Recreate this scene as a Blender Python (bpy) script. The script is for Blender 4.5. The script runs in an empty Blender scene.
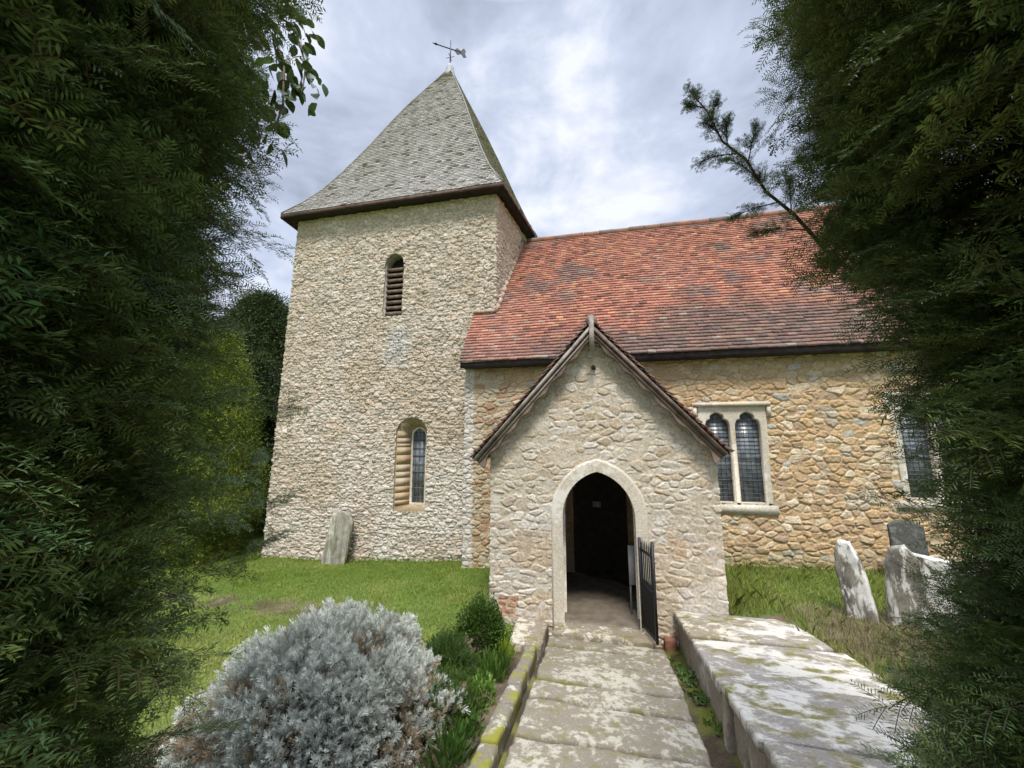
import bpy, math, random
import numpy as np
from mathutils import Vector, Matrix

# ------------------------------------------------------------------ camera, sky, sun
scene = bpy.context.scene
R = math.radians
H = 2.5
cam_d = bpy.data.cameras.new("camera")
cam = bpy.data.objects.new("camera", cam_d)
scene.collection.objects.link(cam)
cam_d.sensor_width = 36.0
cam_d.lens = 390.0 / 1024 * 36
cam_d.clip_start = 0.02
cam_d.clip_end = 2000
cam.location = (0, 0, H)
cam.rotation_euler = (R(90 + 8.8), 0, R(12.4))
scene.camera = cam

SUN_EL, SUN_AZ = 62, 170          # degrees; azimuth clockwise from +Y
world = bpy.data.worlds.new("World")
scene.world = world
world.use_nodes = True
nt = world.node_tree
nt.nodes.clear()
def wn(t, **k):
    n = nt.nodes.new(t)
    for a, b in k.items(): setattr(n, a, b)
    return n
def wl(a, b): nt.links.new(a, b)
w_out = wn('ShaderNodeOutputWorld'); w_bg = wn('ShaderNodeBackground')
w_sky = wn('ShaderNodeTexSky', sky_type='NISHITA', sun_disc=False)
w_sky.sun_elevation = R(SUN_EL); w_sky.sun_rotation = R(SUN_AZ)
w_tc = wn('ShaderNodeTexCoord'); w_sep = wn('ShaderNodeSeparateXYZ')
wl(w_tc.outputs['Generated'], w_sep.inputs[0])
w_mz = wn('ShaderNodeMath', operation='MAXIMUM'); w_mz.inputs[1].default_value = 0.0
wl(w_sep.outputs['Z'], w_mz.inputs[0])
w_za = wn('ShaderNodeMath', operation='ADD'); w_za.inputs[1].default_value = 0.7
wl(w_mz.outputs[0], w_za.inputs[0])
w_dx = wn('ShaderNodeMath', operation='DIVIDE'); w_dy = wn('ShaderNodeMath', operation='DIVIDE')
wl(w_sep.outputs['X'], w_dx.inputs[0]); wl(w_za.outputs[0], w_dx.inputs[1])
wl(w_sep.outputs['Y'], w_dy.inputs[0]); wl(w_za.outputs[0], w_dy.inputs[1])
w_cb = wn('ShaderNodeCombineXYZ'); wl(w_dx.outputs[0], w_cb.inputs[0]); wl(w_dy.outputs[0], w_cb.inputs[1])
w_cb.inputs[2].default_value = 5.3
w_n1 = wn('ShaderNodeTexNoise'); w_n1.inputs['Scale'].default_value = 3.2; w_n1.inputs['Detail'].default_value = 6
w_n1.inputs['Roughness'].default_value = 0.56; w_n1.inputs['Distortion'].default_value = 0.35
w_mp = wn('ShaderNodeMapping'); w_mp.inputs['Scale'].default_value = (1.0, 1.0, 1.7); w_mp.inputs['Location'].default_value = (2.3, .4, 1.1)
wl(w_tc.outputs['Generated'], w_mp.inputs['Vector']); wl(w_mp.outputs[0], w_n1.inputs['Vector'])
w_rp = wn('ShaderNodeValToRGB')
K = 10.0
el = w_rp.color_ramp.elements
el[0].position = 0.36; el[0].color = (0.165, 0.183, 0.225, 1)
el[1].position = 0.68; el[1].color = (0.40, 0.41, 0.44, 1)
e = el.new(0.46); e.color = (0.22, 0.244, 0.302, 1)
e = el.new(0.55); e.color = (0.265, 0.293, 0.357, 1)
wl(w_n1.outputs['Fac'], w_rp.inputs[0])
# an overcast sky is brighter towards the zenith
w_zen = wn('ShaderNodeMapRange'); w_zen.inputs['From Min'].default_value = 0.80; w_zen.inputs['From Max'].default_value = 1.0
w_zen.inputs['To Min'].default_value = K; w_zen.inputs['To Max'].default_value = K * 10.0
wl(w_sep.outputs['Z'], w_zen.inputs['Value'])
w_sc = wn('ShaderNodeVectorMath', operation='SCALE')
wl(w_rp.outputs['Color'], w_sc.inputs[0]); wl(w_zen.outputs['Result'], w_sc.inputs['Scale'])
w_mx = wn('ShaderNodeMixRGB'); w_mx.inputs['Fac'].default_value = 0.9
wl(w_sky.outputs['Color'], w_mx.inputs['Color1']); wl(w_sc.outputs[0], w_mx.inputs['Color2'])
wl(w_mx.outputs['Color'], w_bg.inputs['Color'])
w_bg.inputs['Strength'].default_value = 0.1
wl(w_bg.outputs[0], w_out.inputs['Surface'])

sun_d = bpy.data.lights.new("sun", 'SUN')
sun_d.energy = 1.5; sun_d.angle = R(14); sun_d.color = (1.0, 0.95, 0.87)
sun = bpy.data.objects.new("sun", sun_d); scene.collection.objects.link(sun)
sd = Vector((math.sin(R(SUN_AZ)) * math.cos(R(SUN_EL)), math.cos(R(SUN_AZ)) * math.cos(R(SUN_EL)), math.sin(R(SUN_EL))))
sun.rotation_euler = sd.to_track_quat('Z', 'Y').to_euler()

vs = scene.view_settings
vs.view_transform = 'Standard'; vs.look = 'None'; vs.gamma = 1; vs.use_curve_mapping = False
vs.exposure = 1.36
scene.cycles.max_bounces = 8
scene.cycles.diffuse_bounces = 4

# ------------------------------------------------------------------ helpers
rng = np.random.default_rng(7)
random.seed(7)
COL = scene.collection

def tag(o, label=None, cat=None, group=None, kind=None):
    if label: o['label'] = label
    if cat: o['category'] = cat
    if group: o['group'] = group
    if kind: o['kind'] = kind
    return o

def thing(name, loc, label, cat, group=None):
    o = bpy.data.objects.new(name, None)
    o.empty_display_size = 0.3
    COL.objects.link(o); o.location = loc
    return tag(o, label, cat, group)

def base_of(o):
    b = Vector((0, 0, 0))
    while o is not None:
        b = b + o.location; o = o.parent
    return np.array(b)

def build(name, V, F, mat, parent=None, col=None, smooth=False):
    """V (n,3) array in world coordinates; F an (m,3|4) array or a list of index tuples."""
    me = bpy.data.meshes.new(name)
    V = np.asarray(V, dtype=np.float64)
    if parent is not None: V = V - base_of(parent)
    if isinstance(F, np.ndarray):
        m, k = F.shape
        idx = F.reshape(-1); starts = np.arange(m) * k; nf = m
    else:
        lens = np.array([len(f) for f in F]); idx = np.array([i for f in F for i in f])
        starts = np.concatenate([[0], np.cumsum(lens)[:-1]]); nf = len(F)
    me.vertices.add(len(V)); me.loops.add(len(idx)); me.polygons.add(nf)
    me.vertices.foreach_set('co', V.astype(np.float32).ravel())
    me.loops.foreach_set('vertex_index', idx.astype(np.int32))
    me.polygons.foreach_set('loop_start', starts.astype(np.int32))
    if smooth: me.polygons.foreach_set('use_smooth', np.ones(nf, dtype=bool))
    if col is not None:
        a = me.attributes.new('Col', 'FLOAT_COLOR', 'POINT')
        c = np.ones((len(V), 4), dtype=np.float32); c[:, :3] = col
        a.data.foreach_set('color', c.ravel())
    me.update(calc_edges=True)
    me.validate()
    me.materials.append(mat)
    o = bpy.data.objects.new(name, me); COL.objects.link(o)
    if parent is not None: o.parent = parent
    return o

class MB:
    """collects boxes, prisms and tubes into one mesh"""
    def __init__(s): s.v = []; s.f = []; s.c = []
    def add(s, V, F, c=None):
        n = len(s.v); s.v += [tuple(p) for p in V]; s.f += [tuple(i + n for i in f) for f in F]
        s.c += [c if c is not None else (1, 1, 1)] * len(V)
    def hexa(s, P, c=None):      # 8 points: bottom ring, top ring
        s.add(P, [(3, 2, 1, 0), (4, 5, 6, 7), (0, 1, 5, 4), (1, 2, 6, 5), (2, 3, 7, 6), (3, 0, 4, 7)], c)
    def box(s, x0, x1, y0, y1, z0, z1, c=None):
        s.hexa([(x0, y0, z0), (x1, y0, z0), (x1, y1, z0), (x0, y1, z0), (x0, y0, z1), (x1, y0, z1), (x1, y1, z1), (x0, y1, z1)], c)
    def tube(s, pts, rad, n=8, c=None, caps=True):
        pts = [Vector(p) for p in pts]
        if not hasattr(rad, '__len__'): rad = [rad] * len(pts)
        V = []; F = []
        for i, p in enumerate(pts):
            t = (pts[min(i + 1, len(pts) - 1)] - pts[max(i - 1, 0)]).normalized()
            a = t.cross(Vector((0.13, 0.21, 1)) if abs(t.z) < .9 else Vector((1, 0.1, 0))).normalized(); b = t.cross(a)
            for k in range(n):
                an = 2 * math.pi * k / n
                V.append(p + (a * math.cos(an) + b * math.sin(an)) * rad[i])
        for i in range(len(pts) - 1):
            for k in range(n):
                F.append((i * n + k, i * n + (k + 1) % n, (i + 1) * n + (k + 1) % n, (i + 1) * n + k))
        if caps: F.append(tuple(range(n - 1, -1, -1))); F.append(tuple(range((len(pts) - 1) * n, len(pts) * n)))
        s.add(V, F, c)
    def build(s, name, mat, parent=None, smooth=False, col=False):
        return build(name, np.array(s.v), s.f, mat, parent, np.array(s.c) if col else None, smooth)

def hsh(a, b, seed):
    """hash of integer arrays -> [0,1)"""
    a = a.astype(np.int64); b = b.astype(np.int64)
    h = (a * 374761393 + b * 668265263 + seed * 982451653) & 0xffffffff
    h = ((h ^ (h >> 13)) * 1274126177) & 0xffffffff
    h = ((h ^ (h >> 16)) * 2246822519) & 0xffffffff
    return ((h ^ (h >> 15)) & 0xffffff) / float(0x1000000)

def vnoise(x, y, seed=0):
    xi = np.floor(x); yi = np.floor(y); fx = x - xi; fy = y - yi
    fx = fx * fx * (3 - 2 * fx); fy = fy * fy * (3 - 2 * fy)
    a = hsh(xi, yi, seed); b = hsh(xi + 1, yi, seed); c = hsh(xi, yi + 1, seed); d = hsh(xi + 1, yi + 1, seed)
    return (a * (1 - fx) + b * fx) * (1 - fy) + (c * (1 - fx) + d * fx) * fy

def fbm(x, y, seed=0, oct=4):
    s = 0; a = .5; t = 0
    for i in range(oct):
        s = s + a * vnoise(x * 2 ** i, y * 2 ** i, seed + i * 17); t += a; a *= .55
    return s / t

def sstep(a, b, x):
    t = np.clip((x - a) / (b - a), 0, 1); return t * t * (3 - 2 * t)

def lerp(a, b, t): return a + (b - a) * t

# ------------------------------------------------------------------ materials
def material(name):
    m = bpy.data.materials.new(name); m.use_nodes = True
    n = m.node_tree.nodes; b = n['Principled BSDF']
    return m, m.node_tree, b

def mat_plain(name, col, rough=.7, metal=0, noise=0.0, nscale=8, bump=0.0, spec=0.3):
    m, t, b = material(name)
    b.inputs['Roughness'].default_value = rough; b.inputs['Metallic'].default_value = metal
    b.inputs['Specular IOR Level'].default_value = spec
    b.inputs['Base Color'].default_value = (*col, 1)
    if noise or bump:
        tc = t.nodes.new('ShaderNodeTexCoord'); nz = t.nodes.new('ShaderNodeTexNoise')
        nz.inputs['Scale'].default_value = nscale; nz.inputs['Detail'].default_value = 6
        t.links.new(tc.outputs['Object'], nz.inputs['Vector'])
        r = t.nodes.new('ShaderNodeValToRGB')
        r.color_ramp.elements[0].position = .3; r.color_ramp.elements[1].position = .7
        r.color_ramp.elements[0].color = (*[c * (1 - noise) for c in col], 1)
        r.color_ramp.elements[1].color = (*[min(1, c * (1 + noise)) for c in col], 1)
        t.links.new(nz.outputs['Fac'], r.inputs[0]); t.links.new(r.outputs['Color'], b.inputs['Base Color'])
        if bump:
            bp = t.nodes.new('ShaderNodeBump'); bp.inputs['Strength'].default_value = bump; bp.inputs['Distance'].default_value = .02
            t.links.new(nz.outputs['Fac'], bp.inputs['Height']); t.links.new(bp.outputs['Normal'], b.inputs['Normal'])
    return m

def mat_col(name, rough=.85, fine=40, var=.35, bump=.3, dist=.01, spec=.25, coarse=0):
    """surface colour from the Col attribute (per stone, tile or leaf) with a fine grain"""
    m, t, b = material(name)
    b.inputs['Roughness'].default_value = rough; b.inputs['Specular IOR Level'].default_value = spec
    at = t.nodes.new('ShaderNodeAttribute'); at.attribute_name = 'Col'
    if var == 0:
        t.links.new(at.outputs['Color'], b.inputs['Base Color']); return m
    tc = t.nodes.new('ShaderNodeTexCoord'); nz = t.nodes.new('ShaderNodeTexNoise')
    nz.inputs['Scale'].default_value = fine; nz.inputs['Detail'].default_value = 5; nz.inputs['Roughness'].default_value = .65
    t.links.new(tc.outputs['Object'], nz.inputs['Vector'])
    mr = t.nodes.new('ShaderNodeMapRange'); mr.inputs['From Min'].default_value = .3; mr.inputs['From Max'].default_value = .7
    mr.inputs['To Min'].default_value = 1 - var; mr.inputs['To Max'].default_value = 1 + var
    t.links.new(nz.outputs['Fac'], mr.inputs['Value'])
    sc = t.nodes.new('ShaderNodeVectorMath'); sc.operation = 'SCALE'
    t.links.new(at.outputs['Color'], sc.inputs[0]); t.links.new(mr.outputs['Result'], sc.inputs['Scale'])
    t.links.new(sc.outputs[0], b.inputs['Base Color'])
    if bump:
        bp = t.nodes.new('ShaderNodeBump'); bp.inputs['Strength'].default_value = bump; bp.inputs['Distance'].default_value = dist
        t.links.new(nz.outputs['Fac'], bp.inputs['Height']); t.links.new(bp.outputs['Normal'], b.inputs['Normal'])
    return m

def mat_lichen(name, base, lich, moss, lich_amt=.5, moss_amt=.4, scale=5, stretch=(1, 1, 1), dark=None, lobes=18, soft=.035, joint=False):
    """weathered stone: grain, hard-edged lichen blotches, moss patches"""
    m, t, b = material(name); N = t.nodes.new; L = t.links.new
    b.inputs['Roughness'].default_value = .9; b.inputs['Specular IOR Level'].default_value = .15
    tc = N('ShaderNodeTexCoord'); mp = N('ShaderNodeMapping'); mp.inputs['Scale'].default_value = stretch
    L(tc.outputs['Object'], mp.inputs['Vector'])
    def noise(s, d=5, r=.6, off=0.0, dist=0):
        n = N('ShaderNodeTexNoise'); n.inputs['Scale'].default_value = s; n.inputs['Detail'].default_value = d
        n.inputs['Roughness'].default_value = r; n.inputs['Distortion'].default_value = dist
        if off:
            m2 = N('ShaderNodeMapping'); m2.inputs['Location'].default_value = (off, off * .7, off * 1.3)
            L(mp.outputs[0], m2.inputs['Vector']); L(m2.outputs[0], n.inputs['Vector'])
        else: L(mp.outputs[0], n.inputs['Vector'])
        return n
    def thresh(n, p, w):
        r = N('ShaderNodeMapRange'); r.inputs['From Min'].default_value = p - w; r.inputs['From Max'].default_value = p + w
        L(n.outputs['Fac'], r.inputs['Value']); return r.outputs['Result']
    def mix(f, a, c):
        x = N('ShaderNodeMixRGB')
        L(f, x.inputs['Fac'])
        if isinstance(a, tuple): x.inputs['Color1'].default_value = (*a, 1)
        else: L(a, x.inputs['Color1'])
        if isinstance(c, tuple): x.inputs['Color2'].default_value = (*c, 1)
        else: L(c, x.inputs['Color2'])
        return x.outputs['Color']
    g = noise(scale * 12, 4)
    c0 = mix(thresh(g, .5, .25), tuple(v * .65 for v in base), tuple(min(1, v * 1.25) for v in base))
    if dark: c0 = mix(thresh(noise(scale * .8, 5, .6, 11), .55, .12), c0, dark)
    lz = noise(scale, 7, .68, 3.1, .4)
    bz = noise(scale * .22, 3, .5, 17.3); am = N('ShaderNodeMath'); am.operation = 'MULTIPLY_ADD'; am.inputs[1].default_value = .7; am.inputs[2].default_value = -.35
    L(bz.outputs['Fac'], am.inputs[0]); sm = N('ShaderNodeMath'); sm.operation = 'ADD'; L(lz.outputs['Fac'], sm.inputs[0]); L(am.outputs[0], sm.inputs[1])
    class _O: outputs = {'Fac': sm.outputs[0]}
    c1 = mix(thresh(_O, 1 - lich_amt, soft), c0, tuple(lich))
    fz = noise(scale * lobes / 5, 5, .7, 5.7)
    c1 = mix(thresh(fz, .62, .03), c1, tuple(v * .8 for v in lich))
    mz = noise(scale * .55, 7, .7, 8.3)
    c2 = mix(thresh(mz, 1 - moss_amt, .05), c1, tuple(moss))
    if joint:
        at = N('ShaderNodeAttribute'); at.attribute_name = 'Col'; sp = N('ShaderNodeSeparateColor'); L(at.outputs['Color'], sp.inputs[0])
        c2 = mix(sp.outputs[0], c2, (.055, .045, .03)); c2 = mix(sp.outputs[1], c2, (.14, .13, .035))
    L(c2, b.inputs['Base Color'])
    ad = N('ShaderNodeMath'); ad.operation = 'ADD'; L(lz.outputs['Fac'], ad.inputs[0]); L(g.outputs['Fac'], ad.inputs[1])
    bp = N('ShaderNodeBump'); bp.inputs['Strength'].default_value = .5; bp.inputs['Distance'].default_value = .012
    L(ad.outputs[0], bp.inputs['Height']); L(bp.outputs['Normal'], b.inputs['Normal'])
    return m

def mat_leaf(name, rough=.45, spec=.5, trans=.25):
    m, t, b = material(name)
    at = t.nodes.new('ShaderNodeAttribute'); at.attribute_name = 'Col'
    t.links.new(at.outputs['Color'], b.inputs['Base Color'])
    b.inputs['Roughness'].default_value = rough; b.inputs['Specular IOR Level'].default_value = spec
    if trans:
        tr = t.nodes.new('ShaderNodeBsdfTranslucent'); t.links.new(at.outputs['Color'], tr.inputs['Color'])
        mx = t.nodes.new('ShaderNodeMixShader'); mx.inputs[0].default_value = trans
        t.links.new(b.outputs[0], mx.inputs[1]); t.links.new(tr.outputs[0], mx.inputs[2])
        t.links.new(mx.outputs[0], t.nodes['Material Output'].inputs['Surface'])
    return m

M_rubble = mat_col('rubble stone', .9, 34, .34, .7, .010)
M_tile = mat_col('clay tile', .85, 60, .3, .3, .004)
M_shingle = mat_col('oak shingle', .8, 70, .3, .3, .004)
M_trim = mat_lichen('pale dressed stone', (.60, .54, .43), (.72, .68, .60), (.42, .35, .23), .42, .35, 4)
M_wood = mat_plain('weathered oak', (.17, .125, .095), .8, 0, .5, 9, .4)
M_woodgrey = mat_plain('silvered oak', (.30, .26, .22), .8, 0, .4, 9, .4)
M_darkwood = mat_plain('dark timber', (.035, .028, .024), .8, 0, .4, 9, .3)
M_fascia = mat_plain('fascia board', (.09, .05, .04), .7, 0, .4, 7, .2)
M_iron = mat_plain('black iron', (.018, .018, .02), .5, .0, .4, 30, .2, .4)
M_lead = mat_plain('lead sheet', (.30, .31, .30), .6, .0, .3, 10, .2)
M_hip = mat_plain('weathered hip', (.20, .195, .17), .8, 0, .3, 10, .2)
M_leadcame = mat_plain('lead came', (.10, .11, .12), .6)
M_glass, _t, _b = material('old dark glass')
_b.inputs['Base Color'].default_value = (.19, .215, .24, 1); _b.inputs['Roughness'].default_value = .32
_b.inputs['Specular IOR Level'].default_value = .8
_n = _t.nodes.new('ShaderNodeTexNoise'); _n.inputs['Scale'].default_value = 9; _c = _t.nodes.new('ShaderNodeTexCoord')
_t.links.new(_c.outputs['Object'], _n.inputs['Vector'])
_r = _t.nodes.new('ShaderNodeValToRGB'); _r.color_ramp.elements[0].position = .35; _r.color_ramp.elements[1].position = .65
_r.color_ramp.elements[0].color = (.11, .13, .15, 1); _r.color_ramp.elements[1].color = (.27, .30, .33, 1)
_t.links.new(_n.outputs['Fac'], _r.inputs[0]); _t.links.new(_r.outputs['Color'], _b.inputs['Base Color'])
_p = _t.nodes.new('ShaderNodeBump'); _p.inputs['Strength'].default_value = .25; _p.inputs['Distance'].default_value = .02
_t.links.new(_n.outputs['Fac'], _p.inputs['Height']); _t.links.new(_p.outputs['Normal'], _b.inputs['Normal'])
M_flag = mat_lichen('flagstone', (.25, .21, .155), (.50, .46, .365), (.19, .165, .07), .455, .42, 11, lobes=15)
M_path = mat_lichen('path flagstone', (.21, .18, .135), (.39, .36, .285), (.17, .155, .075), .45, .42, 14, lobes=16, soft=.06, joint=True)
M_tomb = mat_lichen('lichened ledger stone', (.27, .24, .20), (.53, .49, .42), (.17, .15, .045), .49, .44, 6.5, (.9, 1.35, 1), lobes=22, soft=.05)
M_tombside = mat_lichen('weathered side stone', (.30, .255, .19), (.50, .47, .40), (.15, .13, .05), .37, .36, 5, (1, 1, .5))
M_grave = mat_lichen('grey headstone', (.34, .32, .26), (.48, .46, .38), (.17, .18, .09), .42, .42, 5, (3.2, 3.2, .45), dark=(.13, .12, .10))
M_gravew = mat_lichen('white lichened headstone', (.26, .24, .185), (.68, .66, .60), (.15, .13, .09), .47, .41, 6, (1.6, 1.6, .55), dark=(.10, .09, .085))
M_gravedk = mat_lichen('dark headstone', (.10, .10, .09), (.22, .22, .20), (.07, .08, .04), .36, .42, 5)
M_yew = mat_leaf('yew needle', .5, .22, .15)
M_leaf = mat_leaf('leaf', .4, .4, .3)
M_silver = mat_leaf('silver leaf', .8, .1, .3)
M_grassb = mat_leaf('grass blade', .6, .2, .35)
M_bark = mat_plain('yew bark', (.075, .05, .035), .9, 0, .5, 20, .5)
M_stem = mat_plain('woody stem', (.17, .12, .085), .9, 0, .4, 30, .3)
M_paper = mat_plain('pale grey sheet', (.30, .30, .29), .8, 0, .1, 10)
M_brick = mat_col('brick', .9, 60, .3, .4, .005)

# ------------------------------------------------------------------ the ground
ctrl = np.array([
 (-1.2,3,.2),(-2.4,3.2,.08),(-4,3,0),(-1.5,5,-.04),(-3,5,-.12),(-5,5.5,-.2),(-8,6,-.33),(-2.7,8.3,-.04),(-3.4,8.9,-.17),
 (-6,9,-.29),(-8.5,9,-.38),(-12,9,-.45),(-2,7.3,-.0),(-12,4,-.3),(-5,0,.3),(0,0,.6),(0,-4,1.0),(-12,-5,.5),
 (0,6,-.12),(0,4,.12),(0,2,.36),(.9,6,-.12),(.9,3,.24),(-.9,6,-.1),(-.9,3,.24),
 (2.3,8.3,.27),(4,8.2,.34),(3,6,.36),(2.0,6.1,.33),(2.6,4,.52),(2.6,2.5,.62),(3.5,5,.45),(6,6,.42),(8,8,.42),(4,0,.8),(12,8,.5),(12,0,.8),
 (0,10,0),(4,14,.3),(-6,16,-.3),(-12,16,-.4),(12,16,.4)], dtype=float)
def _phi(r): return np.where(r > 0, r * r * np.log(r + 1e-9), 0)
_n = len(ctrl)
_A = np.zeros((_n + 3, _n + 3))
_D = np.linalg.norm(ctrl[:, None, :2] - ctrl[None, :, :2], axis=2)
_A[:_n, :_n] = _phi(_D) + np.eye(_n) * .4
_A[:_n, _n] = 1; _A[:_n, _n + 1:] = ctrl[:, :2]; _A[_n, :_n] = 1; _A[_n + 1:, :_n] = ctrl[:, :2].T
_w = np.linalg.solve(_A, np.concatenate([ctrl[:, 2], np.zeros(3)]))
def path_z(y): return -.12 + .12 * (6 - y)
def ground_z(x, y):
    x = np.asarray(x, float); y = np.asarray(y, float); sh = x.shape
    p = np.stack([x.ravel(), y.ravel()], 1)
    z = np.empty(len(p))
    for i in range(0, len(p), 60000):
        q = p[i:i + 60000]
        d = np.linalg.norm(q[:, None] - ctrl[None, :, :2], axis=2)
        z[i:i + 60000] = _phi(d) @ _w[:_n] + _w[_n] + q @ _w[_n + 1:]
    rr = np.hypot(p[:, 0], p[:, 1] - 4)
    z = lerp(np.clip(z, -.8, 1.6), -.1, sstep(11, 26, rr))
    z = z + (fbm(p[:, 0] * 1.7, p[:, 1] * 1.7, 3) - .5) * .05
    # the little worn bank across the lawn
    bank = 6.12 + (p[:, 0] + 5) * -.06
    z = z + .07 * sstep(-.1, .1, p[:, 1] - bank) * sstep(-3.2, -4.2, p[:, 0]) * sstep(8.5, 7, p[:, 1])
    z = z - .07 * sstep(-.98, -.86, p[:, 0]) * sstep(1.06, .99, p[:, 0]) * sstep(6.3, 6.0, p[:, 1])
    return z.reshape(sh)

def axis(lo, hi, step, far):
    a = np.arange(lo, hi, step); g = []; d = step; v = hi
    while v < far: g.append(v); d *= 1.35; v += d
    g2 = []; d = step; v = lo - step
    while v > -far: g2.append(v); d *= 1.35; v -= d
    return np.array(g2[::-1] + list(a) + g)
gx = axis(-11, 7.5, .07, 600); gy = axis(-.5, 10, .07, 600)
GX, GY = np.meshgrid(gx, gy)
GZ = ground_z(GX, GY)
nx, ny = len(gx), len(gy)
ii = np.arange(nx * ny).reshape(ny, nx)
gF = np.stack([ii[:-1, :-1], ii[:-1, 1:], ii[1:, 1:], ii[1:, :-1]], -1).reshape(-1, 4)
def turf_mask(x, y):
    """1 where grass grows, 0 on bare earth"""
    m = np.ones_like(x)
    m = np.minimum(m, 1 - sstep(-1.35, -1.05, x) * sstep(1.12, 1.0, x))                 # path strip
    bank = 6.12 + (x + 5) * -.06
    b = sstep(.35, .1, np.abs(y - bank + .12)) * sstep(-3.4, -4.3, x)
    m = np.minimum(m, 1 - .85 * b * (fbm(x * 3, y * 3, 5) > .42))
    bed = sstep(1.5, 1.15, np.hypot((x + 2.4) / 1.1, y - 3.1)); m = np.minimum(m, 1 - bed)
    m = np.minimum(m, 1 - sstep(-2.0, -1.7, x) * sstep(2, 2.4, y) * sstep(5.7, 5.3, y) * sstep(0, -.5, x))
    m = np.minimum(m, 1 - sstep(2.35, 2.2, x) * sstep(.8, 1.0, x) * sstep(6.1, 6.0, y))   # tomb
    m = np.minimum(m, 1 - .8 * sstep(2.2, 2.5, x) * sstep(4.6, 4.0, x) * sstep(6.6, 6.2, y))
    return m
tm = turf_mask(GX, GY)
n1 = fbm(GX * 1.3, GY * 1.3, 9); n2 = fbm(GX * 7, GY * 7, 21)
grassc = lerp(np.array([.10, .15, .035])[None, None], np.array([.17, .19, .055])[None, None], sstep(.35, .7, n1)[..., None])
earthc = lerp(np.array([.06, .045, .03])[None, None], np.array([.13, .10, .065])[None, None], sstep(.35, .65, n2)[..., None])
mossc = np.array([.10, .11, .02])
strip = (sstep(.7, .8, GX) * sstep(1.1, 1.0, GX) * sstep(6.2, 6, GY))[..., None] * sstep(.42, .55, n2)[..., None]
earthc = lerp(earthc, mossc, strip)
gc = lerp(earthc, grassc, np.clip(tm, 0, 1)[..., None])
M_ground = mat_col('turf and earth', .95, 70, .4, .6, .02, .1)
gnd = build('ground', np.stack([GX, GY, GZ], -1).reshape(-1, 3), gF, M_ground, None, gc.reshape(-1, 3), True)
tag(gnd, kind='structure')

# ------------------------------------------------------------------ masonry walls
def wall_path(pts_bot, pts_top, steps, z0, z1):
    """points of a wall standing on a polyline: returns u samples and a function (u,v)->pos, normal"""
    pb = np.array(pts_bot, float); pt = np.array(pts_top, float)
    L = np.linalg.norm(np.diff(pb, axis=0), axis=1); cum = np.concatenate([[0], np.cumsum(L)])
    us = []
    for i, s in enumerate(steps):
        n = max(2, int(round(L[i] / s))); us.append(np.linspace(cum[i], cum[i + 1], n, endpoint=False))
    us = np.concatenate(us + [[cum[-1]]])
    B = np.stack([np.interp(us, cum, pb[:, k]) for k in range(2)], 1)
    T = np.stack([np.interp(us, cum, pt[:, k]) for k in range(2)], 1)
    seg = np.clip(np.searchsorted(cum, us, 'right') - 1, 0, len(L) - 1)
    d = np.diff(pb, axis=0) / L[:, None]
    nrm = np.stack([d[:, 1], -d[:, 0]], 1)           # right of travel = outside
    nn = np.zeros_like(B)
    for off in np.linspace(-.035, .035, 9):
        sg = np.clip(np.searchsorted(cum, np.clip(us + off, 0, cum[-1] - 1e-6), 'right') - 1, 0, len(L) - 1); nn += nrm[sg]
    nn /= np.linalg.norm(nn, axis=1)[:, None]
    return us, cum, B, T, nn

def masonry(us, vs, w, h, seed, jit=(.8, .55), pw=2.4, warp=.035):
    U, Vv = np.meshgrid(us, vs)
    Uw = U + (fbm(U * 5, Vv * 5, seed + 1, 3) - .5) * warp * 2; Vw = Vv + (fbm(U * 4 + 9, Vv * 5, seed + 2, 3) - .5) * warp * 1.6
    Vw = Vw + (vnoise(U * .7, Vv * .9, seed + 5) - .5) * .12
    row = np.floor(Vw / h)
    F1 = np.full(U.shape, 9e9); F2 = F1.copy(); ida = np.zeros_like(U); idb = np.zeros_like(U); lx = np.zeros_like(U); ly = np.zeros_like(U)
    for dr in (-1, 0, 1):
        r = row + dr
        ww = w * (.72 + .62 * hsh(r, r * 0, seed + 31))
        sh = hsh(r, r * 0 + 5, seed + 32)
        c0 = np.floor(Uw / ww - sh)
        for dc in (-1, 0, 1):
            c = c0 + dc
            x = (c + .5 + sh + jit[0] * (hsh(r, c, seed + 41) - .5)) * ww
            y = (r + .5 + jit[1] * (hsh(r, c, seed + 42) - .5)) * h
            dx = np.abs(Uw - x) / ww; dy = np.abs(Vw - y) / h
            D = (dx ** pw + dy ** pw) ** (1 / pw) - .42 * (hsh(r, c, seed + 43) - .5)
            better = D < F1
            F2 = np.where(better, F1, np.minimum(F2, D))
            ida = np.where(better, r, ida); idb = np.where(better, c, idb)
            lx = np.where(better, (Uw - x) / ww, lx); ly = np.where(better, (Vw - y) / h, ly)
            F1 = np.where(better, D, F1)
    rs = [hsh(ida, idb, seed + 60 + k) for k in range(5)]
    return U, Vv, F2 - F1, rs, lx, ly

def stone_relief(d, rs, lx, ly, U, V, amp, seed, edge=.26):
    p = np.minimum(sstep(.0, edge, d) ** .7, .80) * 1.2
    return amp * (p * (.45 + .55 * rs[0]) + p * ((rs[1] - .5) * lx + (rs[2] - .35) * ly) * .7 + .42 * (fbm(U * 26, V * 30, seed + 80, 3) - .5) + .5 * (fbm(U * 8, V * 11, seed + 84, 3) - .5))

def palette(pal, r):
    pal = np.array(pal); k = np.clip((r * len(pal)).astype(int), 0, len(pal) - 1)
    return pal[k]

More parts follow.
